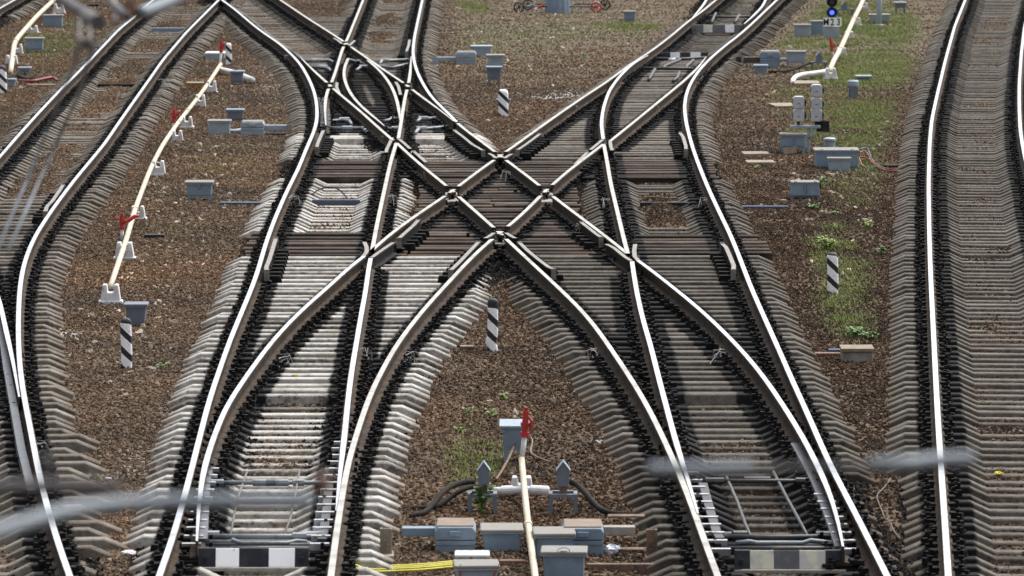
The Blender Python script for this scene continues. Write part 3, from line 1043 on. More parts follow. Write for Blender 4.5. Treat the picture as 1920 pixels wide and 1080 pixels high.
def scatter(name, dens, size, mat, seed, dmax, lo=.55):
    fd = dens[quads].mean(1)
    cen = V[quads].mean(1)
    sel = (fd > .02) & (np.abs(cen[:, 0]) < 15.2) & (cen[:, 1] > 44.5) & (cen[:, 1] < 163) & (np.abs(cen[:, 0]) < cen[:, 1] * .105 + .3)
    q = quads[sel]
    used, inv = np.unique(q, return_inverse=True)
    me = grid_mesh(name, V[used], inv.reshape(-1, 4), {'dens': dens[used]})
    me.materials.append(MATS[mat])
    o = bpy.data.objects.new(name, me)
    COL.objects.link(o)
    ng = bpy.data.node_groups.new(name, 'GeometryNodeTree')
    ng.interface.new_socket('Geometry', in_out='INPUT', socket_type='NodeSocketGeometry')
    ng.interface.new_socket('Geometry', in_out='OUTPUT', socket_type='NodeSocketGeometry')
    N, L = ng.nodes, ng.links
    gi, go = N.new('NodeGroupInput'), N.new('NodeGroupOutput')
    d = N.new('GeometryNodeDistributePointsOnFaces')
    na = N.new('GeometryNodeInputNamedAttribute')
    na.data_type = 'FLOAT'
    na.inputs['Name'].default_value = 'dens'
    mu = N.new('ShaderNodeMath')
    mu.operation = 'MULTIPLY'
    mu.inputs[1].default_value = dmax
    L.new(na.outputs[0], mu.inputs[0])
    L.new(gi.outputs[0], d.inputs['Mesh'])
    L.new(mu.outputs[0], d.inputs['Density'])
    d.inputs['Seed'].default_value = seed
    ico = N.new('GeometryNodeMeshIcoSphere')
    ico.inputs['Radius'].default_value = size
    ico.inputs['Subdivisions'].default_value = 2
    sp = N.new('GeometryNodeSetPosition')
    nz_ = N.new('ShaderNodeTexNoise')
    nz_.inputs['Scale'].default_value = .9 / size
    nz_.inputs['Detail'].default_value = 1
    sub = N.new('ShaderNodeVectorMath')
    sub.operation = 'SUBTRACT'
    sub.inputs[1].default_value = (.5, .5, .5)
    L.new(nz_.outputs['Color'], sub.inputs[0])
    sc_ = N.new('ShaderNodeVectorMath')
    sc_.operation = 'SCALE'
    sc_.inputs['Scale'].default_value = size * 2.4
    L.new(sub.outputs[0], sc_.inputs[0])
    L.new(ico.outputs[0], sp.inputs['Geometry'])
    L.new(sc_.outputs[0], sp.inputs['Offset'])
    sm = N.new('GeometryNodeSetMaterial')
    sm.inputs['Material'].default_value = MATS[mat]
    L.new(sp.outputs[0], sm.inputs['Geometry'])
    ins = N.new('GeometryNodeInstanceOnPoints')
    L.new(d.outputs['Points'], ins.inputs['Points'])
    L.new(sm.outputs[0], ins.inputs['Instance'])
    rr = N.new('FunctionNodeRandomValue')
    rr.data_type = 'FLOAT_VECTOR'
    rr.inputs['Max'].default_value = (6.28, 6.28, 6.28)
    L.new(rr.outputs[0], ins.inputs['Rotation'])
    rs_ = N.new('FunctionNodeRandomValue')
    rs_.data_type = 'FLOAT_VECTOR'
    rs_.inputs['Min'].default_value = (lo, lo, lo * .8)
    rs_.inputs['Max'].default_value = (1.35, 1.2, 1.0)
    rs_.inputs['Seed'].default_value = 3
    L.new(rs_.outputs[0], ins.inputs['Scale'])
    L.new(ins.outputs[0], go.inputs[0])
    md = o.modifiers.new('scatter', 'NODES')
    md.node_group = ng
    tag(o, kind='stuff')
    return o


incrib = np.zeros_like(GXf)
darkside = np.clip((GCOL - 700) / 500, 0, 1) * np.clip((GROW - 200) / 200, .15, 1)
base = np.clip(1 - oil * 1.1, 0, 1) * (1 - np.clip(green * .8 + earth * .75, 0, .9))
clump = np.clip(.45 + vnoise(GXf, GYf, .8, 21) * .9, 0, 1)
sizefall = np.clip(80 / np.maximum(GYf, 40), .45, 1)
scatter('ballast_stones', base * (1 - darkside) * clump * sizefall, .027, 'ballast_stone', 1, 330, .4)
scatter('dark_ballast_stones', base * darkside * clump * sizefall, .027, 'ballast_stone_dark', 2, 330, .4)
scatter('greasy_ballast_stones', np.clip(oil * 1.3, 0, 1) * (near > .09) * clump * sizefall, .034, 'greasy_stone', 3, 420)
bigz = np.zeros_like(GXf)
for cx_, cy_, rx_, ry_, k in [(1690, 320, 60, 90, 1), (1590, 360, 110, 70, .5), (300, 640, 160, 200, .3), (330, 330, 140, 160, .3), (1000, 85, 200, 60, .35), (1700, 270, 50, 60, .8), (180, 60, 140, 60, .25)]:
    d = ((GCOL - cx_) / rx_) ** 2 + ((GROW - cy_) / ry_) ** 2
    bigz = np.maximum(bigz, k * np.clip(1.3 - d, 0, 1))
stone_mat('pale_stone', [(0, (.17, .13, .10)), (.5, (.30, .24, .19)), (.8, (.42, .37, .31)), (1, (.6, .56, .5))])
scatter('pale_stones', np.maximum(bigz, .06) * (near > .9), .05, 'pale_stone', 4, 14, .4)


# ------------------------------------------------------------------ grass and weeds
def blades(name, dens, per, hgt, mat, seed, wid=.006):
    rs = np.random.RandomState(seed)
    fd = dens[quads].mean(1)
    cen = V[quads].mean(1)
    sel = np.where((fd > .03) & (np.abs(cen[:, 0]) < cen[:, 1] * .105 + .3) & (cen[:, 1] > 44) & (cen[:, 1] < 163))[0]
    cnt = rs.poisson(fd[sel] * per * .11 * .24)
    fi = np.repeat(sel, cnt)
    n = len(fi)
    c = cen[fi] + np.stack([(rs.rand(n) - .5) * .11, (rs.rand(n) - .5) * .24, np.zeros(n)], -1)
    h = hgt * (.4 + rs.rand(n))
    th = rs.rand(n) * 2 * np.pi
    lean = h * (.2 + .8 * rs.rand(n))
    ax = np.stack([np.cos(th), np.sin(th), np.zeros(n)], -1)
    sd_ = np.stack([-np.sin(th), np.cos(th), np.zeros(n)], -1) * wid * (.6 + .8 * rs.rand(n))[:, None]
    up = np.array([0, 0, 1.])
    mid = c + ax * (lean * .35)[:, None] + up * (h * .65)[:, None]
    tip = c + ax * lean[:, None] + up * h[:, None]
    vs = np.stack([c - sd_ - up * .01, c + sd_ - up * .01, mid + sd_ * .8, mid - sd_ * .8, tip + sd_ * .12, tip - sd_ * .12], 1).reshape(-1, 3)
    k = np.arange(n)[:, None] * 6
    fs = np.concatenate([k + np.array([0, 1, 2, 3]), k + np.array([3, 2, 4, 5])], 0)
    me = grid_mesh(name, vs, fs, {})
    me.materials.append(MATS[mat])
    o = bpy.data.objects.new(name, me)
    COL.objects.link(o)
    tag(o, kind='stuff')


blades('grass', green, 1300, .05, 'grass_blade', 1, .004)
blades('dry_grass', np.clip(green * .8 + earth * .07, 0, 1), 600, .045, 'grass_dry', 2, .004)


def weed(x, y, r, h, mat, label, n=40, name='weed_plant', leafsize=.05, group='weeds in the ballast'):
    root = empty(name, at(x, y))
    tag(root, label, 'weed', group)
    st, lf = MB(), MB()
    for i in range(max(4, n // 6)):
        a, d = rnd.uniform(0, 6.28), rnd.uniform(.1, 1) * r
        hh = h * rnd.uniform(.6, 1)
        p1 = Vector((math.cos(a) * d, math.sin(a) * d, hh))
        st.tube([(math.cos(a) * d * .15, math.sin(a) * d * .15, -.04), p1 * .5 + Vector((0, 0, h * .1)), p1], .004, 5)
        for k in range(6):
            t = rnd.uniform(.25, 1.05)
            c = p1 * t + Vector((rnd.uniform(-.4, .4) * leafsize, rnd.uniform(-.4, .4) * leafsize, rnd.uniform(-.2, .5) * leafsize))
            th = rnd.uniform(0, 6.28)
            u = Vector((math.cos(th), math.sin(th), rnd.uniform(-.2, .7))) * leafsize * rnd.uniform(.6, 1.2)
            v = Vector((-math.sin(th), math.cos(th), rnd.uniform(-.3, .3))) * leafsize * .35
            lf.add([c, c + u * .5 + v, c + u, c + u * .5 - v], [(0, 1, 2, 3)])
    st.build('stem', 'leaf_green', root)
    lf.build('leaves', mat, root)


weed(902, 962, .14, .30, 'leaf_green', 'tall broad leafed green weed under the left steel cable stand', 60, leafsize=.09)
weed(878, 778, .10, .09, 'leaf_green', 'small green weed left of the tilted grey box on legs', 30)
weed(918, 784, .10, .10, 'leaf_green', 'small weed just behind the top of the tilted grey box', 30)
weed(946, 752, .07, .09, 'leaf_yellow', 'tiny bright green sprig on bare ballast above the tilted grey box', 22)
weed(860, 812, .09, .09, 'leaf_yellow', 'small yellow green weed left of the grass tuft by the near red hydrant', 26)
weed(1552, 470, .26, .22, 'leaf_yellow', 'yellow green bush of weed behind the right striped marker post', 120, leafsize=.07)
weed(1602, 634, .20, .15, 'leaf_green', 'bright green low weed clump left of a pair above the concrete block', 90, leafsize=.06)
weed(1632, 638, .20, .12, 'leaf_green', 'darker green low weed clump right of a pair above the concrete block', 80, leafsize=.06)
weed(1522, 392, .18, .07, 'leaf_green', 'flat green weed below the lone grey box on two legs', 60, leafsize=.06)
weed(1565, 402, .12, .05, 'leaf_green', 'pale green weed patch right of the flat weed below the lone grey box', 36, leafsize=.05)
weed(1538, 352, .15, .18, 'leaf_green', 'green weed growing against the right side of the lone grey box', 60, leafsize=.06)
weed(1420, 318, .08, .09, 'leaf_yellow', 'small yellow green tuft in front of the two stone slabs', 26)
weed(421, 192, .08, .08, 'leaf_yellow', 'small green tuft beside the left pipe near the plywood box', 26)
weed(58, 572, .07, .09, 'leaf_green', 'small green weed beside the leftmost shiny rail', 26)
weed(301, 692, .13, .07, 'leaf_green', 'low green weed on ballast right of the left striped marker post', 30)
weed(1628, 432, .16, .16, 'leaf_yellow', 'yellowish weed in the ballast near the long sleepers of the right track', 50, leafsize=.06)
weed(1655, 478, .15, .13, 'leaf_green', 'leafy weed right of the right striped post beside the sleeper ends', 50, leafsize=.06)
weed(1095, 112, .12, .16, 'leaf_green', 'bright green weed on the trodden soil left of the right track', 40, leafsize=.06)

# ------------------------------------------------------------------ boxes on legs, point machines
GB = 'grey trackside cable boxes'


def equip_box(label, x0, x1, ytop, ybase, yleg=None, depth=.36, taper=1.0, mat='box_grey', lidmat='lid_dusty', rot=0.0, group=GB, name='equipment_box', legs=True, extras='latch', lidz=.035, overhang=.03, cat='cable box', tilt=0):
    """x0..x1, ytop (front edge of the lid), ybase (bottom of the body), yleg (ground) in photo pixels"""
    yg = yleg if yleg else ybase
    s = scale_at(yg)
    p = at((x0 + x1) / 2, yg)
    wdt = (x1 - x0) / s
    hl = max(0, (yg - ybase) / s)
    hb = (ybase - ytop) / s
    o = empty(name, (p.x, p.y + depth / 2, GZ), rot)
    tag(o, label, cat, group)
    wb = wdt - 2 * overhang
    mb = MB()
    mb.box((0, 0, hl - (0.03 if not hl else 0)), (wb, depth - 2 * overhang, hb - lidz + (0.03 if not hl else 0)), (taper, taper))
    body = mb.build('body', mat, o, .008)
    mb = MB()
    mb.box((0, 0, hl + hb - lidz), (wdt, depth, lidz), (1, 1), 0, tilt)
    mb.build('lid', [lidmat], o, .012)
    mb = MB()
    mb.box((0, 0, hl + hb - lidz - .012), (wdt * .985, depth * .985, .014))
    mb.build('lid_rim', mat, o)
    if hl > .02 and legs:
        for sx_ in (-1, 1):
            for sy_ in (-1, 1):
                mb = MB()
                mb.box((sx_ * (wb * taper / 2 - .025), sy_ * (depth / 2 - .06), -.05), (.05, .012, hl + .06))
                mb.box((sx_ * (wb * taper / 2 - .006), sy_ * (depth / 2 - .085), -.05), (.012, .05, hl + .06))
                mb.build('leg', mat, o)
        mb = MB()
        mb.box((0, -(depth / 2 - .06), hl - .03), (wb * taper, .014, .035))
        mb.build('leg_frame', mat, o)
    yf = -(depth / 2 - overhang)
    if extras == 'latch':
        mb = MB()
        mb.box((0, yf - .012, hl + hb * .62), (.035, .02, .05))
        mb.tube([(-.03, yf - .012, hl + hb * .60), (0, yf - .03, hl + hb * .54), (.03, yf - .012, hl + hb * .60)], .005, 6)
        mb.build('latch', mat, body)
    if extras == 'bolts':
        for sx_ in (-1, 1):
            mb = MB()
            mb.tube([(sx_ * wb * .4, yf + .01, hl + hb * .72), (sx_ * wb * .4, yf - .018, hl + hb * .72)], .014, 8)
            mb.build('bolt', mat, body)
    if extras == 'hasp':
        mb = MB()
        mb.box((0, yf - .01, hl + .04), (.02, .025, hb - .06))
        mb.box((.03, yf - .008, hl + .04), (.012, .02, hb - .06))
        mb.build('hasp', mat, body)
        for sx_ in (-1, 1):
            mb = MB()
            mb.box((sx_ * wb * .36, yf + .01, hl + hb - .01), (.05, .03, .02))
            mb.build('hinge', mat, body)
    return o, s, wdt, hl, hb


def machine(label, x0, x1, ytop, ymid, ybase, depth=.55, lidmat='lid_rusty', mat='box_grey', arm=None, armdir=0, bracket=True, group='point machines beside the switches'):
    """point machine: low base, rounded cover, side arm to the rail"""
    s = scale_at(ybase)
    p = at((x0 + x1) / 2, ybase)
    w_ = (x1 - x0) / s
    hb, hl = (ybase - ymid) / s, (ymid - ytop) / s
    o = empty('point_machine', (p.x, p.y + depth / 2, GZ))
    tag(o, label, 'point machine', group)
    mb = MB()
    mb.box((0, 0, -.05), (w_ * .97, depth * .95, hb + .05))
    mb.box((0, -depth * .48, hb - .05), (w_ * .98, .02, .05))
    body = mb.build('body', mat, o, .01)
    c = min(.05, hl * .35)
    mb = MB()
    a = w_ / 2
    mb.prism([(-a, hb + .004), (a, hb + .004), (a, hb + hl - c), (a - c * .6, hb + hl), (-a + c * .6, hb + hl), (-a, hb + hl - c)], -depth / 2, depth / 2 - .06)
    cover = mb.build('cover', mat, o, .014)
    mb = MB()
    mb.box((0, -.02, hb + hl + .001), (w_ * .9, depth * .82, .012))
    mb.build('cover_top', lidmat, cover, .006)
    mb = MB()
    mb.box((0, -depth / 2 - .012, hb + hl * .32), (w_ * .28, .026, hl * .4))
    mb.build('latch', mat, cover, .006)
    if arm:
        for (ax0, ax1, ay0, ay1, am, dz) in arm:
            q0, q1 = at(ax0, ybase), at(ax1, ybase)
            zz0, zz1 = (ybase - ay1) / s, (ybase - ay0) / s
            xa, xb = q0.x - p.x, q1.x - p.x
            mb = MB()
            mb.box(((xa + xb) / 2, dz, zz0), (abs(xb - xa), .14, zz1 - zz0))
            mb.build('throw_bar', am, o, .008)
    return o, s


def machine_bracket(label, x0, x1, ytop, ybase, mat='rusty_steel', lean=0):
    s = scale_at(ybase)
    p = at((x0 + x1) / 2, ybase)
    o = empty('support_bracket', (p.x, p.y - .1, GZ + .04))
    tag(o, label, 'bracket', 'upright brackets of the point machines')
    h, w_ = (ybase - ytop) / s, (x1 - x0) / s
    mb = MB()
    mb.box((0, .02, -.02), (w_, .018, h))
    mb.box((-w_ / 2 + .01, .09, -.02), (.018, .13, h * .96))
    mb.box((w_ / 2 - .01, .09, -.02), (.018, .13, h * .96))
    mb.build('plate', mat, o)
    mb = MB()
    mb.box((0, -.03, -.015), (w_ * 1.35, .24, .02))
    mb.build('foot', mat, o)
    for zz in (.25, .33, .5):
        mb = MB()
        mb.tube([(w_ * .1 * (1 if zz < .4 else -1), .02, h * zz), (w_ * .1 * (1 if zz < .4 else -1), -.015, h * zz)], .016, 6)
        mb.build('bolt', mat, o)


# left strip
equip_box('grey cable box on a four legged frame, alone right of the left cream pipe', 346, 400, 341, 367, 379, .42, .93, lidmat='lid_dusty')
equip_box('dark blue grey tapered box right behind the left striped marker post', 231, 277, 570, 606, 613, .34, .86, 'box_blue', 'box_blue', extras=None)
b3, s3, w3, _, _ = equip_box('pale grey box with a bent tube, left of the point machine near the slip switches', 388, 433, 226, 252, 255, .40, 1, 'box_pale', 'lid_dusty', extras='latch')
equip_box('small blue grey box behind the point machine left of the slip switches', 423, 458, 205, 224, 227, .30, .95, 'box_blue', 'box_grey')
machine('point machine left of the slip switches with a bar reaching to the rail', 451, 495, 229, 240, 257, .5, 'lid_dusty', 'box_pale', arm=[(495, 540, 236, 246, 'box_pale', 0), (495, 552, 252, 256, 'black_paint', .1)])
machine_bracket('rusty upright bracket at the end of the bar left of the slip switches', 538, 548, 234, 256, 'stone_slab')
o = empty('cable_tube', at(414, 251))
tag(o, 'bent grey tube joining the pale box to the point machine on the left', 'cable tube')
q = o.location
MBt = MB().tube([(at(408, 251).x - q.x, -.03, .16), (at(414, 251).x - q.x, -.06, .14), (at(425, 251).x - q.x, -.05, .07), (at(440, 251).x - q.x, .05, .05), (at(452, 251).x - q.x, .1, .07)], .038, 10)
MBt.build('tube', 'box_pale', o, smooth=True)
equip_box('blue grey box on short legs straddling the white pipe near the top left frog', 430, 458, 133, 153, 162, .32, .95, 'box_blue', 'box_grey')
equip_box('upper of two blue grey boxes beside the far left pipe', 79, 118, 28, 52, None, .36, 1, 'box_grey', 'lid_dusty')
equip_box('lower of two blue grey boxes beside the far left pipe, on legs', 45, 82, 71, 92, 99, .36, .97, 'box_grey', 'lid_dusty')
equip_box('small grey box at the left edge beside the cut off striped post', 12, 30, 148, 165, None, .26, 1, 'box_grey', 'box_grey', extras=None)
equip_box('flat little grey box on one stem beside the far left pipe', 33, 58, 126, 134, 142, .22, 1, 'box_grey', 'box_pale', extras=None)
equip_box('low whitish blue casing lying behind the upper left red hydrant', 384, 421, 99, 110, None, .6, 1, 'box_pale', 'white_pipe', extras=None, overhang=.01)
o = empty('plywood_box', at(365, 172) + Vector((0, .2, 0)))
tag(o, 'orange plywood box with knot holes left of the cream pipe', 'plywood box')
sw = scale_at(172)
MB().box((0, 0, -.02), (29 / sw, .34, 16 / sw)).build('body', 'orange_wood', o, .006)
MB().box((0, 0, 16 / sw - .02), (33 / sw, .42, .03)).build('lid', 'pale_wood', o, .006)
for (hx, hz) in ((-9, 6), (-3, 9), (3, 5), (8, 8)):
    MB().tube([(hx / sw, -.165, hz / sw), (hx / sw, -.175, hz / sw)], .018, 8).build('knot_hole', 'black_paint', o)

# middle, beyond the crossing
machine('far point machine in the middle with a bar to the left towards the slip switches', 855, 893, 98, 110, 122, .5, 'lid_dusty', 'box_pale', arm=[(815, 856, 108, 116, 'box_pale', 0), (830, 895, 123, 130, 'box_grey', -.25)])
machine_bracket('bracket at the left end of the far middle point machine bar', 811, 820, 107, 125, 'box_pale')
equip_box('pale box standing behind the far middle point machine', 882, 923, 86, 106, None, .4, 1, 'box_pale', 'box_pale', extras='latch')
equip_box('pale grey box right of the far middle point machine, on legs', 911, 947, 103, 125, 136, .42, .95, 'box_pale', 'lid_dusty', extras='latch')
equip_box('small blue grey box on thin legs in front of the far middle boxes', 910, 942, 125, 148, 161, .3, .85, 'box_blue', 'box_grey')
equip_box('dark grey box hidden behind the middle striped post', 930, 958, 186, 214, None, .2, .88, 'box_blue', 'box_blue', extras=None)
equip_box('small grey box on legs right of the wheeled trolley', 1168, 1193, 21, 36, 41, .34, .95, 'box_grey', 'lid_dusty')

# foot of the picture
machine('left one of two point machines at the foot of the picture, brown dusty cover', 815, 892, 988, 1014, 1040, .62, 'lid_rusty', 'box_grey', arm=[(752, 816, 998, 1014, 'box_grey', .05), (700, 1000, 1041, 1047, 'box_grey', .35)])
machine('right one of two point machines at the foot of the picture, wider rusty cover', 1054, 1132, 990, 1014, 1042, .62, 'lid_rusty', 'box_grey', arm=[(1132, 1192, 996, 1012, 'concrete_block', .05), (1150, 1245, 1040, 1046, 'rusty_steel', .1), (1142, 1212, 988, 991, 'rusty_steel', .5)])
machine_bracket('rust stained upright bracket left of the left near point machine', 713, 735, 992, 1044, 'stone_slab')
machine_bracket('rust brown upright bracket right of the right near point machine', 1212, 1232, 994, 1046, 'rusty_steel')
equip_box('grey cable box between the left near point machine and the cream pipe', 900, 981, 993, 1035, 1040, .48, .97, 'box_grey', 'lid_dusty', extras='bolts', rot=R(1), lidz=.03)
equip_box('grey cable box with a dusty lid just right of the cream pipe at the foot', 999, 1079, 1000, 1049, 1052, .48, .97, 'box_grey', 'lid_dusty', extras='bolts', rot=R(2))
eo, es, ew, ehl, ehb = equip_box('nearest right cable box with an oval mark on its front, cut by the lower edge', 1014, 1102, 1034, 1092, None, .40, .97, 'box_grey', 'lid_dusty', extras='bolts', rot=R(-2))
mb = MB()
mb.tube([(math.cos(t) * .058, -.188, .30 + math.sin(t) * .036) for t in np.linspace(0, 2 * math.pi, 25)], .0045, 5)
mb.tube([(-.035, -.187, .30), (.035, -.187, .30)], .006, 5)
mb.build('oval_mark', 'box_pale', eo)
eo, es, ew, ehl, ehb = equip_box('nearest left cable box with thin red paint strokes, cut by the lower edge', 850, 936, 1060, 1105, None, .40, .97, 'box_pale', 'lid_dusty', extras=None, rot=R(3))
for xx, dx in ((-.16, .0), (.14, .07)):
    MB().tube([(xx, -.176, .10), (xx + dx, -.178, .24)], .006, 5).build('paint_stroke', 'red_paint', eo)
equip_box('flat pale casing lying between the nearest left cable box and the left machine', 852, 918, 1040, 1052, None, .3, 1, 'box_pale', 'white_pipe', extras=None, overhang=.005, name='flat_casing')
equip_box('tilted grey box on tall legs beside the near red hydrant', 936, 992, 795, 842, 868, .34, .84, 'box_grey', 'box_pale', extras='bolts', tilt=.10)

# right strip
equip_box('left of two grey boxes beside the blue lit dwarf signal', 1488, 1521, 46, 68, None, .36, .97, 'box_pale', 'lid_dusty', extras=None)
equip_box('right of two grey boxes beside the blue lit dwarf signal', 1519, 1546, 39, 66, None, .36, 1, 'box_grey', 'lid_dusty', extras=None)
machine('point machine right of the upper right switch, cables at its foot', 1425, 1463, 97, 110, 126, .5, 'lid_dusty', 'box_grey', arm=[(1395, 1426, 108, 119, 'switch_iron', 0)])
machine_bracket('dark upright bracket left of the upper right point machine', 1380, 1390, 107, 121, 'switch_iron')
equip_box('grey box on legs joined by a bent tube to the upper right point machine', 1474, 1512, 96, 116, 126, .38, .97, 'box_pale', 'lid_dusty', extras=None)
equip_box('low blue grey box in front of the upper right point machine', 1413, 1441, 122, 138, None, .3, .95, 'box_grey', 'box_grey')
o = empty('cable_tube', at(1478, 122))
tag(o, 'bent grey tube joining the upper right point machine to its box', 'cable tube')
q = o.location
MB().tube([(at(1463, 122).x - q.x, .1, .12), (at(1475, 122).x - q.x, -.02, .13), (at(1486, 122).x - q.x, -.06, .17), (at(1494, 122).x - q.x, -.03, .22)], .045, 10).build('tube', 'box_pale', o, smooth=True)
equip_box('slanted grey box under the five silver signal lamps, with a paper tag below', 1462, 1514, 251, 275, 290, .40, .97, 'box_grey', 'lid_dusty', extras='hasp', rot=R(-4))
o_, s_, w_, _, _ = equip_box('long low grey cabinet with coloured cables leaving its right end', 1527, 1612, 281, 313, 318, .62, 1, 'box_grey', 'lid_dusty', extras='hasp')
equip_box('smaller pale box standing in front of the long grey cabinet', 1551, 1597, 296, 322, None, .24, 1, 'box_pale', 'lid_dusty', extras=None)
equip_box('lone grey box on two wide leg frames beside the right track', 1483, 1537, 341, 367, 379, .40, 1.05, 'box_grey', 'lid_dusty', extras='hasp', overhang=.012)
equip_box('low pale box with a dusty lid behind the blue grey light pole', 1629, 1670, 27, 37, 45, .4, .95, 'box_pale', 'lid_dusty', extras=None)
equip_box('small blue grey box on one stem near the top of the right verge', 1676, 1701, 4, 13, 24, .26, .9, 'box_blue', 'box_pale', extras=None)
equip_box('flat grey casing on the grass right of the bent white pipe', 1604, 1635, 142, 152, None, .3, .95, 'box_blue', 'box_pale', extras=None)

s = scale_at(185)
o = empty('cable_pillar', at(1600, 185) + Vector((0, .12, 0)))
tag(o, 'grey pillar with a round lid and four ribs on the right grass', 'cable pillar')
MB().lathe([(.085, -.05), (.085, 24 / s)], seg=10).build('shaft', 'box_pale', o, smooth=False)
MB().lathe([(.125, 24 / s), (.125, 32 / s), (.10, 34 / s), (.0, 34.5 / s)], seg=20).build('lid', 'box_pale', o)
for k in range(4):
    a = -2.6 + k * .7
    MB().box((math.cos(a) * .095, math.sin(a) * .095, -.03), (.03, .03, 24 / s)).build('rib', 'box_blue', o)
s = scale_at(283)
o = empty('round_drum', at(1558, 284) + Vector((0, .4, 0)))
tag(o, 'grey round lid of a drum behind the long grey cabinet', 'drum')
MB().lathe([(.10, -.05), (.10, 16 / s), (.125, 17 / s), (.125, 21 / s), (.08, 23 / s), (0, 23.4 / s)], seg=20).build('drum', 'box_pale', o)


# ------------------------------------------------------------------ marker posts
def post(label, x0, x1, ytop, ybase, bent=False):
    s = scale_at(ybase)
    p = at((x0 + x1) / 2, ybase)
    w_, h = (x1 - x0) / s, (ybase - ytop) / s
    n, ring = 14, 12
    vs, fs = [], []
    zs = list(np.linspace(-.06, h - w_ * .35, n)) + [h - w_ * .2, h - w_ * .07, h]
    for z in zs:
        k = 1.0
        if z > h - w_ * .36:
            k = max(.25, math.sqrt(max(0, 1 - ((z - (h - w_ * .36)) / (w_ * .42)) ** 2)))
        off = (-.025 * math.exp(-((z - .10) / .06) ** 2)) if bent else .004 * math.sin(z * 9)
        for t in range(ring):
            a = 2 * math.pi * t / ring
            ca, sa = math.cos(a), math.sin(a)
            vs.append((off + math.copysign(abs(ca) ** .55, ca) * w_ / 2 * k, math.copysign(abs(sa) ** .55, sa) * w_ * .42 * k, z))
    for i in range(len(zs) - 1):
        for t in range(ring):
            t2 = (t + 1) % ring
            fs.append((i * ring + t, i * ring + t2, (i + 1) * ring + t2, (i + 1) * ring + t))
    L = (len(zs) - 1) * ring
    fs.append(tuple(L + t for t in range(ring)))
    mb = MB()
    mb.add(vs, fs)
    o = mb.build('striped_post', 'post_stripes', None, smooth=True)
    o.location = (p.x, p.y + w_ * .4, GZ)
    o.scale = (1, 1, 1)
    tag(o, label, 'marker post', 'black and white striped marker posts')


post('striped marker post with a worn chipped foot standing in the central ballast wedge', 914, 934, 560, 656, True)
post('striped marker post in front of the dark blue grey tapered box on the left', 226, 247, 597, 687)
post('flaking striped marker post among weeds on the right verge', 1551, 1572, 474, 551)
post('striped marker post in front of a dark grey box beyond the crossing', 934, 953, 168, 217)
post('small striped marker post beside the upper left red hydrant', 423, 434, 81, 124)
post('striped marker post cut off by the left edge of the photo', -9, 12, 123, 177)


# ------------------------------------------------------------------ pipes, their saddles and red hydrants
def pipe(name, label, pts, r, mat, z=.19, joints=()):
    """pts: (x, y of the ground point under the pipe, height above ground)"""
    W = [at(p[0], p[1]) + Vector((0, 0, p[2] if len(p) > 2 else z)) for p in pts]
    o = empty(name, W[0])
    tag(o, label, 'pipe', 'pneumatic pipes along the tracks')
    D = []
    for i in range(len(W) - 1):
        n = max(2, int((W[i + 1] - W[i]).length / 1.2)) if len(W) < 12 else 4
        for k in range(n):
            D.append(W[i].lerp(W[i + 1], k / n) - W[0])
    D.append(W[-1] - W[0])
    # soften corners, then sag a little
    for _ in range(2):
        D = [D[0]] + [D[i] * .5 + (D[i - 1] + D[i + 1]) * .25 for i in range(1, len(D) - 1)] + [D[-1]]
    MB().tube(D, r, 12).build('tube', mat, o, smooth=True)
    for (jx, jy, jz) in joints:
        c = at(jx, jy) + Vector((0, 0, jz)) - W[0]
        best = min(range(len(D) - 1), key=lambda i: (D[i] - c).length)
        d = (D[best + 1] - D[best]).normalized()
        MB().tube([D[best] - d * .06, D[best] + d * .06], r * 1.28, 12).build('joint_ring', mat, o)
    return o


def saddle(label, x, ybase, wpx, hpx, slot=True, depth=.18, side=0):
    s = scale_at(ybase)
    p = at(x, ybase)
    w_, h = wpx / s, hpx / s
    o = empty('pipe_support', (p.x, p.y + depth / 2, GZ))
    tag(o, label, 'pipe support', 'white concrete pipe supports')
    a, t = w_ / 2, w_ * .36
    g_ = w_ * .17
    poly = [(-a, -.04), (a, -.04), (t, h), (g_, h), (g_ * .8, h * .55), (-g_ * .8, h * .55), (-g_, h), (-t, h)]
    MB().prism(poly, -depth / 2, depth / 2).build('block', 'white_paint', o, .012)
    MB().box((0, 0, -.05), (w_ * 1.12, depth * 1.25, .07)).build('foot', 'white_paint', o, .01)


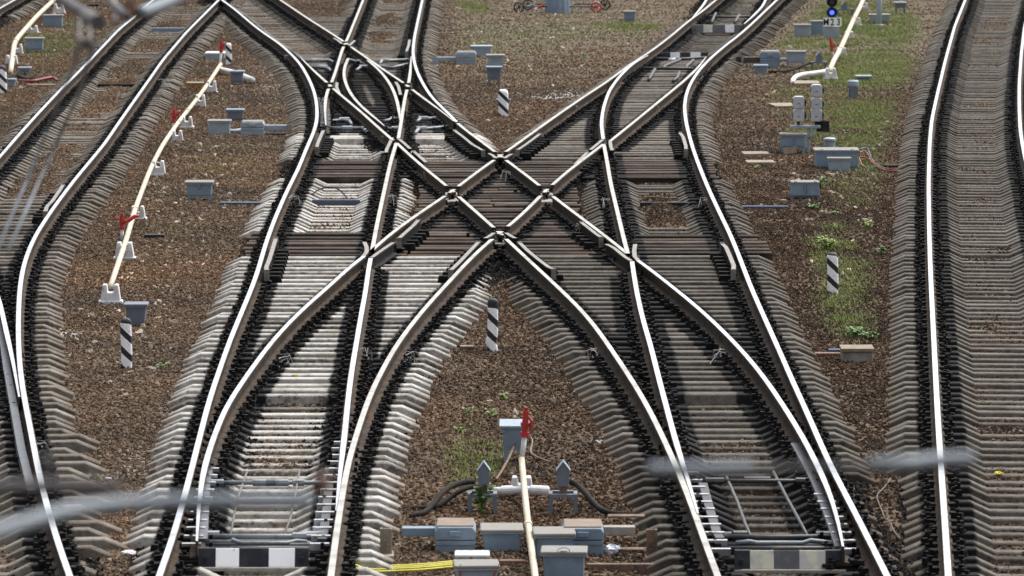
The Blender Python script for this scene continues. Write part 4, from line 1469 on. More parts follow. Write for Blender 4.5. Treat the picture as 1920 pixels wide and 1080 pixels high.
def hydrant(label, x, ybase, yt, ytop, lean=0, z0=.15, lever=0, s=None):
    """white riser (up to yt) with a red valve head (up to ytop)"""
    s = scale_at(ybase)
    p = at(x, ybase)
    o = empty('hydrant', (p.x, p.y, GZ))
    tag(o, label, 'hydrant', 'red topped air hydrants')
    h1, h2 = (ybase - yt) / s, (ybase - ytop) / s
    L = lambda z: lean * z / h2
    MB().tube([(0, 0, z0), (L(h1), 0, h1)], .028, 10).build('riser', 'white_pipe', o, smooth=True)
    hh = h2 - h1
    mb = MB()
    rr = .042
    for (za, zb, k) in ((0, .16, 1.15), (.16, .36, .8), (.36, .48, 1.2), (.48, .88, .82), (.88, 1.0, .55)):
        mb.tube([(L(h1 + hh * za), 0, h1 + hh * za), (L(h1 + hh * zb), 0, h1 + hh * zb)], rr * k, 10)
    mb.build('valve_body', 'red_paint', o)
    zc = h1 + hh * .42
    if lever:
        mb = MB()
        mb.tube([(L(zc), -.02, zc), (L(zc) + lever * .10, -.03, zc + .03), (L(zc) + lever * .20, -.03, zc + .10), (L(zc) + lever * .27, -.02, zc + .11)], [.03, .034, .03, .022], 8)
        mb.build('hose_elbow', 'red_paint', o, smooth=True)
        mb = MB()
        mb.tube([(L(zc), 0, zc + .03), (L(zc) - lever * .10, 0, zc + .07), (L(zc) - lever * .17, 0, zc + .06)], .014, 6)
        mb.build('handle', 'red_paint', o)
    else:
        mb = MB()
        mb.tube([(L(zc) + .02, 0, zc + .10), (L(zc) + .07, -.02, zc + .04), (L(zc) + .055, -.02, zc - .06)], .016, 6)
        mb.build('handle', 'red_paint', o)


pipe('air_pipe', 'long cream air pipe on white supports along the left ballast strip', [(207, 560, .17), (237, 470, .17), (253, 412, .17), (268, 372, .17), (283, 332, .17), (304, 290, .17), (334, 246, .17), (367, 204, .17), (390, 172, .17), (414, 134, .17)], .042, 'cream_pipe', joints=[(330, 250, .17), (256, 408, .17), (355, 220, .17)])
LS = [('nearest', 207, 567, 40, 33), ('second nearest', 233, 485, 38, 30), ('third nearest', 258, 411, 30, 24), ('fourth nearest', 296, 328, 29, 26), ('fifth nearest', 332, 266, 23, 21), ('sixth nearest', 350, 239, 24, 20), ('second farthest', 375, 202, 22, 24), ('farthest', 396, 174, 22, 22)]
for nm, x, y, wp, hp in LS:
    saddle('%s white concrete support under the long left cream pipe' % nm, x, y, wp, hp)
hydrant('red hydrant valve with a curved elbow at the near part of the left cream pipe', 229, 462, 430, 399, 0, .1, 1)
hydrant('red hydrant valve halfway along the left cream pipe', 324, 252, 230, 203, .03, .1, .5)
hydrant('red hydrant at the far end of the left cream pipe beside a small striped post', 412, 134, 98, 76, .05, .1, .3)
pipe('air_pipe', 'short white pipe running from the left cream pipe under the straddling box', [(414, 140, .12), (432, 144, .12), (455, 152, .12), (474, 160, .12)], .06, 'white_pipe')

pipe('air_pipe', 'cream air pipe in the top left corner with white supports', [(20, 140, .05), (24, 118, .18), (27, 95, .22), (45, 74, .22), (70, 45, .22), (98, 18, .22), (125, -8, .22)], .06, 'cream_pipe', joints=[(28, 95, .22)])
for nm, x, y, wp, hp in (('nearest', 21, 122, 26, 18), ('second nearest', 33, 101, 20, 18), ('third nearest', 61, 62, 22, 14), ('farthest', 110, 25, 24, 18)):
    saddle('%s white support under the cream pipe in the top left corner' % nm, x, y, wp, hp)

pipe('air_pipe', 'cream pipe in the middle foreground bending under the near red hydrant', [(1006, 1150, .20), (1003, 1112, .20), (995, 1060, .20), (986, 985, .20), (981, 935, .24), (978, 912, .30)], .034, 'cream_pipe', joints=[(990, 1022, .2)])
hydrant('tall red hydrant of the middle foreground on a white riser', 978, 912, 818, 762, .05, .28, 0)
saddle('white concrete support under the middle foreground pipe, beside the cable stands', 978, 927, 48, 32)
pipe('cross_pipe', 'white horizontal cross pipe between the two near cable stands', [(925, 936, .09), (950, 936, .095), (980, 936, .10), (1005, 936, .10), (1030, 936, .09)], .04, 'white_pipe', joints=[(947, 936, .1), (1008, 936, .1), (1020, 936, .1)])

pipe('air_pipe', 'cream air pipe on the right verge ending in the bent white pipe', [(1555, 146, .15), (1564, 124, .16), (1572, 112, .16), (1583, 88, .16), (1598, 53, .16), (1612, 25, .16), (1625, -5, .16)], .06, 'cream_pipe', joints=[(1575, 104, .16), (1600, 48, .16)])
pipe('air_pipe', 'bent white pipe turning from the right cream pipe down into a slab', [(1486, 156, -.03), (1486, 155, .06), (1490, 153, .10), (1500, 150, .12), (1520, 149, .13), (1540, 147, .14), (1555, 145, .15)], .055, 'white_pipe')
for nm, x, y, wp, hp in (('nearest', 1558, 148, 25, 20), ('second nearest', 1578, 107, 22, 17), ('third nearest', 1592, 75, 20, 16), ('second farthest', 1606, 48, 19, 15), ('farthest', 1620, 20, 18, 15)):
    saddle('%s white support under the right cream pipe' % nm, x, y, wp, hp)
hydrant('red hydrant on the right cream pipe below the blue lit signal', 1563, 116, 96, 70, -.08, .1, 0)


# ------------------------------------------------------------------ cable stands with house shaped terminals, hoses
def stand(label, tx, tb, tt, tw, x0, x1, ytop, yleg, group='cable terminals on steel stands'):
    s = scale_at(yleg)
    p = at((x0 + x1) / 2, yleg)
    o = empty('cable_terminal', (p.x, p.y, GZ))
    tag(o, label, 'cable terminal', group)
    w_, h = (x1 - x0) / s, (yleg - ytop) / s
    mb = MB()
    mb.box((0, 0, h - .035), (w_, .05, .035))
    mb.box((0, .25, h - .035), (w_, .05, .035))
    for a in (-1, 1):
        mb.box((a * (w_ / 2 - .02), .125, h - .03), (.04, .26, .03))
    fr_ = mb.build('stand_frame', 'box_blue', o)
    for a in (-1, 1):
        for yy in (0, .25):
            MB().box((a * (w_ / 2 - .02), yy, -.06), (.04, .04, h + .03)).build('leg', 'box_blue', o)
    hx = (tx - (x0 + x1) / 2) / s
    a, bz, tz = tw / 2 / s, (yleg - tb) / s - .05, (yleg - tt) / s - .05
    mb = MB()
    mb.prism([(hx - a, bz), (hx + a, bz), (hx + a, bz + (tz - bz) * .68), (hx, tz), (hx - a, bz + (tz - bz) * .68)], .02, .16)
    mb.build('housing', 'box_blue', o, .006)
    mb = MB()
    e = .014
    zm = bz + (tz - bz) * .68
    mb.prism([(hx - a - e, zm - e), (hx - a - e, zm + .004), (hx, tz + e * 1.6), (hx + a + e, zm + .004), (hx + a + e, zm - e), (hx, tz + .004)], .012, .168)
    mb.build('roof', 'box_pale', o)
    MB().box((hx, .09, h), (a * 1.3, .10, max(.02, bz - h))).build('neck', 'rusty_steel', o)


stand('left near cable terminal shaped like a little house on a steel stand', 907, 905, 860, 21, 877, 932, 926, 963)
stand('right near cable terminal shaped like a little house on a steel stand', 1056, 904, 859, 22, 1029, 1083, 926, 965)
stand('small cable terminal on a stand beside the upper right point machine', 1536, 115, 95, 11, 1522, 1550, 116, 131)
stand('small cable terminal on a stand behind the dwarf signal', 1584, 15, 0, 10, 1570, 1600, 17, 32)


def hose(name, label, pts, r, mat, cat='hose', group=None):
    W = [at(p[0], p[1]) + Vector((0, 0, p[2])) for p in pts]
    o = empty(name, W[0])
    tag(o, label, cat, group)
    D = [q_ - W[0] for q_ in W]
    for _ in range(3):
        E = [D[0]]
        for i in range(len(D) - 1):
            E += [D[i].lerp(D[i + 1], .25), D[i].lerp(D[i + 1], .75)]
        D = E + [D[-1]]
    MB().tube(D, r, 9).build('strand', mat, o, smooth=True)


HG = 'black cable hoses at the cable stands'
hose('hose', 'upper of two thick black hoses leaving the left near cable terminal', [(888, 945, .24), (865, 948, .25), (835, 955, .22), (812, 964, .10), (795, 972, .05), (768, 974, .03)], .031, 'rubber', group=HG)
hose('hose', 'lower of two thick black hoses leaving the left near cable terminal', [(890, 940, .17), (862, 946, .15), (838, 950, .07), (815, 958, .03), (785, 958, .03), (755, 958, .02)], .029, 'rubber', group=HG)
hose('hose', 'thick black hose leaving the right near cable terminal', [(1062, 945, .25), (1078, 946, .23), (1095, 952, .18), (1115, 962, .08), (1140, 969, .03), (1185, 968, .02)], .032, 'rubber', group=HG)
hose('hose', 'black hose from the upper right point machine to the small cable terminal', [(1440, 137, .03), (1465, 137, .03), (1490, 133, .04), (1510, 128, .1), (1526, 126, .12)], .032, 'rubber', group=HG)
hose('cable', 'thin rusty cable behind the left near cable terminal', [(930, 902, .02), (940, 893, .05), (955, 878, .12), (965, 866, .2)], .014, 'rusty_steel', 'cable')
hose('cable', 'dark looped cable hanging behind the near red hydrant', [(990, 850, .35), (998, 850, .34), (999, 850, .25), (990, 850, .22), (1000, 852, .15), (992, 856, .04), (1010, 862, .02), (1030, 868, .01)], .012, 'insulator_brown', 'cable')
for i, (dy, lab) in enumerate(((0, 'top'), (3, 'second'), (6, 'third'), (10, 'bottom'))):
    hose('cable', '%s strand of the yellow cables lying at the foot of the left track' % lab, [(638, 1058 + dy * .5, .10), (645, 1075 + dy * .3, .12), (660, 1078, .1 + dy * .002), (690, 1074 + dy, .06), (740, 1070 + dy, .05), (790, 1068 + dy, .05), (848, 1062 + dy, .05)], .010, 'yellow_cable', 'cable', 'yellow cables')
RC = 'coloured cables of the long cabinet'
for i, (lab, mt, pts) in enumerate((
        ('upper red cable leaving the long grey cabinet', 'red_cable', [(1612, 300, .14), (1622, 297, .16), (1634, 306, .05), (1648, 312, .02), (1660, 320, .03), (1690, 321, .02)]),
        ('lower red cable leaving the long grey cabinet', 'red_cable', [(1612, 306, .12), (1626, 305, .1), (1640, 312, .03), (1652, 318, .02), (1664, 323, .02), (1700, 322, .02)]),
        ('short red cable drooping to the ground beside the long grey cabinet', 'red_cable', [(1611, 308, .12), (1613, 311, .08), (1616, 314, .03), (1628, 318, .01)]),
        ('blue cable leaving the long grey cabinet', 'blue_cable', [(1612, 297, .17), (1626, 293, .18), (1632, 300, .08), (1640, 309, .02), (1652, 309, .01)]))):
    hose('cable', lab, pts, .014, mt, 'cable', RC)
hose('cable', 'dark red bundled cable beside the small grey box at the left edge', [(36, 155, .05), (60, 158, .06), (80, 155, .08), (100, 153, .1), (108, 155, .04)], .035, 'red_cable', 'cable')
hose('cable', 'black bundled cable behind the dark red one at the left edge', [(34, 148, .08), (48, 152, .04), (66, 153, .03), (84, 152, .03)], .045, 'rubber', 'cable')
hose('wire', 'crooked grey wire snaking on the ballast by the right sleepers', [(1670, 905, .05), (1658, 918, .02), (1642, 932, .02), (1648, 948, .02), (1654, 962, .02), (1658, 974, .02), (1670, 984, .02), (1676, 1000, .02), (1688, 1014, .02)], .007, 'wire_grey', 'wire')
hose('wire', 'dark wire loop lying on the pale sleepers of the left panel', [(585, 376, .10), (598, 373, .17), (618, 371, .19), (636, 374, .18), (650, 381, .1), (652, 383, .08)], .012, 'rubber', 'wire')
hose('wire', 'thin wire across the right panel ballast', [(1210, 383, .12), (1235, 384, .13), (1250, 386, .12), (1268, 385, .13)], .015, 'wire_grey', 'wire')

# ------------------------------------------------------------------ signals
s = scale_at(72)
o = empty('dwarf_signal', at(1560, 74) + Vector((0, .15, 0)))
tag(o, 'dwarf signal with a lit blue lamp above its white number plate M23', 'signal')
MB().box((0, 0, -.03), (27 / s, .28, 24 / s)).build('base_box', 'box_pale', o, .01)
MB().box((0, .02, 24 / s - .03), (30 / s, .32, .03)).build('base_lid', 'lid_dusty', o, .008)
MB().box((0, .05, 22 / s), (.07, .06, 60 / s)).build('mast', 'black_paint', o)
for nm, zz, lm_ in (('lower', 50, True), ('upper', 70, False)):
    mb = MB()
    mb.tube([(0, -.05, zz / s), (0, .12, zz / s)], 10 / s, 18)
    hd = mb.build('lamp_head', 'black_paint', o)
    mb = MB()
    for k in range(9):
        a0 = math.pi * (k / 9) - .0
        a1 = math.pi * ((k + 1) / 9)
        r_ = 9.5 / s
        mb.add([(math.cos(a0) * r_, -.22, zz / s + math.sin(a0) * r_), (math.cos(a1) * r_, -.22, zz / s + math.sin(a1) * r_), (math.cos(a1) * r_, -.04, zz / s + math.sin(a1) * r_), (math.cos(a0) * r_, -.04, zz / s + math.sin(a0) * r_)], [(0, 1, 2, 3)])
    mb.build('hood', 'black_paint', hd)
    mb = MB()
    mb.tube([(0, -.052, zz / s), (0, -.062, zz / s)], 4.2 / s, 16)
    mb.build('lens', 'blue_lamp' if lm_ else 'board_grey', hd)
pz = 25.5 / s
mb = MB()
for k in range(3):
    mb.box(((k - 1) * 11.6 / s, -.22, pz), (11.2 / s, .012, 15.5 / s))
plate = mb.build('number_plate', 'board_white', o)
for k, ch in enumerate('M23'):
    cu = bpy.data.curves.new('number_glyph', 'FONT')
    cu.body = ch
    cu.size = 17.5 / s
    cu.align_x = 'CENTER'
    cu.extrude = .002
    cu.offset = .006
    to = bpy.data.objects.new('number_glyph', cu)
    COL.objects.link(to)
    dg = bpy.context.evaluated_depsgraph_get()
    me = bpy.data.meshes.new_from_object(to.evaluated_get(dg))
    bpy.data.objects.remove(to)
    me.materials.clear()
    me.materials.append(MATS['black_paint'])
    go_ = bpy.data.objects.new('number_glyph', me)
    COL.objects.link(go_)
    go_.parent = plate
    go_.rotation_euler = (math.pi / 2, 0, 0)
    go_.location = ((k - 1) * 11.6 / s, -.229, pz + 1.6 / s)
    go_.scale = (.82, 1, 1)

s = scale_at(284)
base = at(1515, 288)
o = empty('signal_cluster', (base.x, base.y + .25, GZ))
tag(o, 'cluster of five silver signal lamps seen from behind on a short mast', 'signal')
px = lambda x: (x - 1515) / s
pz_ = lambda y: (288 - y) / s
MB().box((px(1517), 0, -.05), (.06, .06, pz_(240) + .05)).build('mast', 'pole_blue', o, .01)
MB().box((px(1511), 0, pz_(242)), (56 / s, .20, .05)).build('platform', 'box_pale', o, .01)
MB().box((px(1545), .14, pz_(250)), (24 / s, .02, 20 / s)).build('back_board', 'black_paint', o)
MB().tube([(px(1527), -.03, pz_(240)), (px(1527), -.05, pz_(250)), (px(1523), -.05, pz_(258)), (px(1517), -.02, pz_(261))], .024, 9).build('conduit', 'pole_blue', o, smooth=True)
for (lx, lt, lb) in ((1498, 182, 205), (1498, 206, 229), (1531, 160, 182), (1531, 185, 206), (1531, 206, 229)):
    w_ = 21 / s
    hh = (lb - lt) / s
    mb = MB()
    c = w_ * .15
    a, z0, z1 = w_ / 2, pz_(lb), pz_(lt)
    mb.prism([(px(lx) - a + c, z0), (px(lx) + a - c, z0), (px(lx) + a, z0 + c), (px(lx) + a, z1 - c), (px(lx) + a - c, z1), (px(lx) - a + c, z1), (px(lx) - a, z1 - c), (px(lx) - a, z0 + c)], -.13, .05)
    lh = mb.build('lamp_housing', 'silver_lamp', o, .012)
    mb = MB()
    mb.tube([(px(lx) + .045, .03, (z0 + z1) / 2 - .01), (px(lx) + .06, .2, (z0 + z1) / 2 - .02)], w_ * .5, 14)
    mb.build('hood', 'black_paint', lh)
    mb = MB()
    mb.box((px(lx), -.138, z0 + hh * .4), (.05, .012, .012))
    for a_ in (-1, 1):
        mb.box((px(lx) + a_ * w_ * .5, -.03, z0 + hh * .3), (.022, .05, hh * .4))
    mb.build('latch', 'board_grey', lh)
MB().box((px(1498), 0, pz_(236)), (.05, .08, .06)).build('lamp_bracket', 'black_paint', o)
MB().box((px(1531), 0, pz_(236)), (.05, .08, .06)).build('lamp_bracket', 'black_paint', o)
p = at(1482, 291)
t_ = MB().box((0, 0, 0), (25 / s, .012, 13 / s)).build('paper_tag', 'pale_wood', None)
t_.location = (p.x, p.y - .02, GZ + .03)
t_.rotation_euler = (R(-18), R(-7), 0)
tag(t_, 'pale paper tag propped under the slanted grey box', 'tag')

s = scale_at(50)
p = at(1648, 50)
o = empty('light_pole', p)
tag(o, 'slim blue grey light pole rising out of the top of the photo', 'pole')
MB().lathe([(.075, -.1), (.075, .8), (.06, .85), (.055, 5.5)], seg=14).build('shaft', 'pole_blue', o, smooth=True)
MB().lathe([(.16, -.05), (.14, .05), (.08, .07)], seg=14).build('foot', 'concrete_block', o)
MB().tube([(0, 0, 5.4), (.0, -.2, 5.7), (0, -.7, 5.8)], .035, 8).build('arm', 'pole_blue', o)
MB().box((0, -.9, 5.74), (.2, .45, .1)).build('lamp_head', 'pole_blue', o, .02)

# ------------------------------------------------------------------ trolley at the top edge
s = scale_at(24)
p = at(1050, 24)
o = empty('rail_trolley', p)
tag(o, 'dark wheeled trolley frame lying at the top edge with one red wheel', 'trolley')
q = lambda x: (x - 1050) / s


def wheel(cx_, yy, cz, r_, mat):
    mb = MB()
    mb.tube([(math.cos(t) * r_ * .86 + cx_, yy, cz + math.sin(t) * r_ * .86) for t in np.linspace(0, 2 * math.pi, 21)], r_ * .14, 6)
    rim = mb.build('wheel', mat, o)
    mb = MB()
    for t in range(4):
        a = t * math.pi / 4 + .3
        mb.tube([(cx_ - math.cos(a) * r_ * .8, yy, cz - math.sin(a) * r_ * .8), (cx_ + math.cos(a) * r_ * .8, yy, cz + math.sin(a) * r_ * .8)], r_ * .07, 5)
    mb.tube([(cx_, yy - .05, cz), (cx_, yy + .05, cz)], r_ * .2, 8)
    mb.build('spokes', mat, rim)


wheel(q(973), 0, .15, .155, 'black_paint')
wheel(q(990), 1.0, .17, .155, 'black_paint')
wheel(q(1118), 0, .15, .155, 'red_paint')
wheel(q(1136), 1.0, .17, .155, 'black_paint')
mb = MB()
mb.tube([(q(973), 0, .17), (q(1118), 0, .17)], .022, 7)
mb.tube([(q(990), 1.0, .19), (q(1136), 1.0, .19)], .022, 7)
mb.build('frame_bar', 'board_grey', o)
for x_ in (985, 1060, 1108):
    MB().tube([(q(x_), 0, .17), (q(x_ + 17), 1.0, .19)], .02, 7).build('cross_bar', 'board_grey', o)
MB().tube([(q(1005), -.04, .12), (q(1013), -.04, .17), (q(1020), -.04, .21)], .035, 8).build('marker_sleeve', 'red_paint', o)
MB().tube([(q(1003), -.05, .08), (q(1008), -.05, .13)], .045, 8).build('rag', 'litter_white', o)
o = empty('ribbed_barrel', at(1046, 25) + Vector((0, .35, 0)))
tag(o, 'ribbed grey metal tub standing in front of the wheeled trolley', 'tub')
vs, fs = [], []
n = 48
for z, k in ((-.03, 1), (.62, .88)):
    for t in range(n):
        a = 2 * math.pi * t / n
        r_ = (.345 + (.012 if t % 4 < 2 else -.006)) * k
        vs.append((math.cos(a) * r_, math.sin(a) * r_, z))
for t in range(n):
    fs.append((t, (t + 1) % n, n + (t + 1) % n, n + t))
fs.append(tuple(range(n, 2 * n)))
mb = MB()
mb.add(vs, fs)
mb.build('tub', 'box_grey', o)


# ------------------------------------------------------------------ slabs, timbers, small litter
def slab(name, label, x0, x1, ytop, ybase, depth, mat, cat, rot=0, group=None, h=None, rough=.01):
    s = scale_at(ybase)
    p = at((x0 + x1) / 2, ybase)
    w_ = (x1 - x0) / s
    hh = h if h else (ybase - ytop) / s
    mb = MB()
    mb.box((0, 0, -.04), (w_, depth, hh + .04))
    o = mb.build(name, mat, None, rough)
    o.location = (p.x, p.y + depth / 2, GZ)
    o.rotation_euler = (0, 0, rot)
    tag(o, label, cat, group)
    return o


slab('stone_slab', 'farther of two buff stone slabs left of the slanted grey box', 1393, 1442, 288, 295, .55, 'stone_slab', 'slab', R(3))
slab('stone_slab', 'nearer of two buff stone slabs left of the slanted grey box', 1400, 1453, 304, 312, .5, 'stone_slab', 'slab', R(2))
slab('stone_slab', 'flat slab under the bent white pipe end on the right verge', 1490, 1538, 156, 161, .9, 'stone_slab', 'slab', R(-1))
slab('stone_slab', 'pale broken slab lying left of the five silver lamps', 1448, 1492, 198, 201, .9, 'stone_slab', 'slab', R(8), h=.03)
o = empty('concrete_block', at(1608, 682) + Vector((0, .2, 0)))
tag(o, 'low concrete block with a wooden board on top beside the right track', 'concrete block')
s = scale_at(682)
MB().box((0, 0, -.05), (58 / s, .36, 22 / s + .05)).build('block', 'concrete_block', o, .012)
MB().box((0, .0, 22 / s + .002), (62 / s, .44, .045)).build('board', 'pale_wood', o, .006)
slab('plank', 'dark rusty plank lying left of the wood capped concrete block', 1528, 1576, 663, 668, .14, 'rusty_steel', 'plank', R(-2), h=.04)
slab('steel_sheet', 'bent dark blue sheet leaning on the wood capped concrete block', 1553, 1579, 655, 664, .1, 'blue_strip', 'sheet', R(6))
slab('iron_angle', 'dark blue iron bar lying across the ballast right of the right panel', 1390, 1479, 386, 392, .10, 'blue_strip', 'iron bar', h=.05)
slab('wood_block', 'short upright wood piece at the end of the dark blue iron bar', 1463, 1475, 368, 386, .12, 'pale_wood', 'wood block', R(10), h=.1)
slab('iron_angle', 'dark blue bar crossing the left panel between its sleepers', 585, 675, 384, 388, .10, 'blue_strip', 'iron bar', h=.12)
slab('iron_angle', 'blue painted bar lying left of the left panel', 412, 492, 381, 386, .14, 'blue_strip', 'iron bar', R(-1.5), h=.06)
slab('iron_angle', 'dark bar crossing the right panel between its sleepers', 1200, 1292, 389, 394, .10, 'black_paint', 'iron bar', h=.13)
slab('iron_angle', 'blue grey strip crossing the far left track near its frog', 285, 346, 57, 61, .12, 'box_grey', 'iron bar', h=.12)
slab('iron_angle', 'dark wooden beam among the sleepers of the left curving track', 183, 250, 163, 168, .2, 'timber', 'beam', h=.12)
slab('timber_block', 'black oily timber offcut lying right of the left cream pipe', 270, 308, 440, 447, .16, 'black_paint', 'timber')
slab('timber_block', 'dark timber offcut on the ground at the top left', 163, 185, 8, 14, .3, 'rubber', 'timber')
slab('timber_block', 'dark brown offcut left of the middle striped marker post foot', 862, 888, 649, 655, .14, 'insulator_brown', 'timber', R(4))
slab('plank', 'pale plank lying under the red cable at the left edge', 50, 108, 157, 161, .2, 'pale_wood', 'plank', R(1), h=.03)
slab('rusty_bar', 'thin rusty bar on the ballast left of the left main track', 142, 190, 829, 832, .06, 'rusty_steel', 'bar', R(-7), h=.02)
slab('rusty_bar', 'long rusty pipe along the foot of the picture right of the boxes', 1100, 1290, 1066, 1071, .08, 'rusty_steel', 'bar', R(-.6), h=.07)
slab('rusty_bar', 'rusty pipe stub between the two nearest cable boxes', 936, 985, 1058, 1064, .08, 'rusty_steel', 'bar', h=.07)
slab('rusty_bar', 'rusty bar lying right of the small box by the trolley', 1118, 1168, 35, 37, .1, 'rusty_steel', 'bar', h=.03)
slab('concrete_duct', 'dark duct cover leading from the coloured cables to the right track', 1655, 1705, 307, 315, .3, 'rubber', 'duct cover', R(-2), h=.05)


def crumple(name, label, x, y, r_, mat, cat, flat=.6, z=.0):
    vs, fs = [], []
    n, mring = 12, 7
    for i in range(mring + 1):
        ph = math.pi * i / mring
        for t in range(n):
            a = 2 * math.pi * t / n
            k = r_ * rnd.uniform(.65, 1.2)
            vs.append((math.sin(ph) * math.cos(a) * k, math.sin(ph) * math.sin(a) * k * .7, math.cos(ph) * k * flat))
    for i in range(mring):
        for t in range(n):
            fs.append((i * n + t, i * n + (t + 1) % n, (i + 1) * n + (t + 1) % n, (i + 1) * n + t))
    mb = MB()
    mb.add(vs, fs)
    o = mb.build(name, mat, None)
    p = at(x, y)
    o.location = (p.x, p.y, GZ + z + r_ * flat * .8)
    tag(o, label, cat)


crumple('plastic_bag', 'crumpled bluish plastic bag beside the right near point machine', 1148, 1038, .085, 'bag_plastic', 'bag', .62)
crumple('litter', 'yellow scrap of litter between the rails of the right edge track', 1873, 898, .055, 'litter_yellow', 'litter', .35, .05)
crumple('litter', 'white paper scrap at the lower left between the tracks', 242, 1050, .07, 'litter_white', 'litter', .4, .05)
crumple('litter', 'tiny orange leaf scrap on the pale sleepers of the left track', 552, 722, .035, 'litter_yellow', 'litter', .3, .12)
crumple('litter', 'small pale scrap on the ballast in the lower left gap', 203, 898, .04, 'litter_white', 'litter', .3)

# ------------------------------------------------------------------ striped boards between the switch rails
def board(label, x0, x1, ytop, ybase, mats, cuts, group='black and white boards across the tracks'):
    s = scale_at(ybase, -.2)
    p = at((x0 + x1) / 2, ybase, -.22)
    h = (ybase - ytop) / s
    w_ = (x1 - x0) / s
    o = empty('striped_board', (p.x, p.y + .12, -.22))
    tag(o, label, 'striped board', group)
    tilt = h * .42
    def plank(xa, xb, mat, nm, lift):
        mb = MB()
        a, b_ = (xa - (x0 + x1) / 2) / s, (xb - (x0 + x1) / 2) / s
        mb.prism([(0, 0)] * 0 or [(a, 0), (b_, 0), (b_, h), (a, h)], -.03 - lift, .03)
        mb.v = [(x, y + z * .35, z) for x, y, z in mb.v]
        return mb.build(nm, mat, o, .004)
    plank(x0, x1, mats[0], 'board', 0)
    for xa, xb, mt in cuts:
        plank(xa, xb, mt, 'painted_band', .004)
    MB().box((0, -.05, -.03), (w_ * 1.01, .09, .03)).build('lower_rail', 'concrete_block' if mats[0] == 'black_paint' else 'board_grey', o)
    for sg in (-1, 1):
        MB().box((sg * w_ * .44, .0, h * .25), (.03, .05, h * .3)).build('bolt', mats[0], o)


board('white banded black board across the near end of the left track', 370, 578, 1032, 1066, ['black_paint'], [(403, 447, 'board_white'), (503, 552, 'board_white')])
board('yellowed banded grey board across the near end of the right track', 1378, 1586, 1036, 1070, ['black_paint'], [(1407, 1452, 'board_yellowed'), (1452, 1500, 'board_grey'), (1500, 1549, 'board_yellowed')])
board('farther small banded board across the upper right track', 1297, 1396, 47, 61, ['board_grey'], [(1319, 1336, 'board_yellowed'), (1360, 1377, 'white_paint')])
board('nearer small banded board across the upper right track', 1240, 1328, 99, 109, ['black_paint'], [(1257, 1275, 'white_paint'), (1295, 1314, 'white_paint')])


# ------------------------------------------------------------------ switch rods, slide chairs
def rod(key, pts, r, mat, name='switch_rod', knobs=()):
    root = TRACKS[key]
    W = [at(x, y, z) - root.location for x, y, z in pts]
    o = MB().tube(W, r, 9).build(name, mat, root, smooth=True)
    for x, y, z, k in knobs:
        c = at(x, y, z) - root.location
        MB().tube([c - Vector((k, 0, 0)), c + Vector((k, 0, 0))], r * 1.6, 8).build('rod_joint', mat, o)
    return o


Zr = -.16
rod('LM', [(388, 905, Zr), (500, 905, Zr), (616, 905, Zr)], .024, 'switch_rod_grey', knobs=[(402, 905, Zr, .1), (495, 905, Zr, .12), (520, 905, Zr, .12), (560, 905, Zr, .06)])
rod('LM', [(395, 1006, Zr), (500, 1006, Zr), (610, 1006, Zr)], .028, 'switch_rod_grey', knobs=[(400, 1003, Zr, .06), (562, 1006, Zr, .07), (590, 1004, Zr, .1)])
rod('LM', [(392, 1016, Zr), (432, 1016, Zr), (436, 1012, Zr + .02), (450, 1018, Zr), (540, 1018, Zr), (556, 1014, Zr), (575, 1016, Zr)], .022, 'switch_rod_grey')
rod('LM', [(432, 1004, -.17), (438, 970, -.17), (447, 930, -.17), (463, 885, -.17)], .012, 'wire_grey', 'tie_bar')
rod('LM', [(532, 1004, -.17), (545, 970, -.17), (553, 930, -.17), (562, 880, -.17)], .012, 'wire_grey', 'tie_bar')
rod('RM', [(1310, 902, Zr), (1420, 902, Zr), (1530, 902, Zr)], .024, 'switch_iron', knobs=[(1510, 902, Zr, .1), (1420, 900, Zr, .14), (1340, 902, Zr, .1)])
rod('RM', [(1345, 1006, Zr), (1450, 1008, Zr), (1555, 1006, Zr)], .028, 'switch_iron', knobs=[(1388, 1003, Zr, .07), (1545, 1004, Zr, .08), (1362, 1005, Zr, .05)])
rod('RM', [(1380, 1018, Zr), (1405, 1015, Zr + .02), (1420, 1018, Zr), (1505, 1018, Zr), (1520, 1013, Zr + .02), (1560, 1018, Zr)], .022, 'switch_rod_grey')
rod('RM', [(1362, 895, -.17), (1382, 940, -.17), (1398, 985, -.17), (1408, 1008, -.17)], .018, 'switch_iron', 'tie_bar')
rod('RM', [(1450, 885, -.17), (1476, 935, -.17), (1498, 975, -.17), (1514, 1006, -.17)], .018, 'switch_iron', 'tie_bar')
for key, x, w_ in (('LM', 475, 210), ('RM', 1470, 230)):
    for y in (1023, 1029):
        rod(key, [(x - w_ * .5, y, -.19), (x + w_ * .5, y, -.19)], .03, 'switch_iron', 'stretcher_bar')
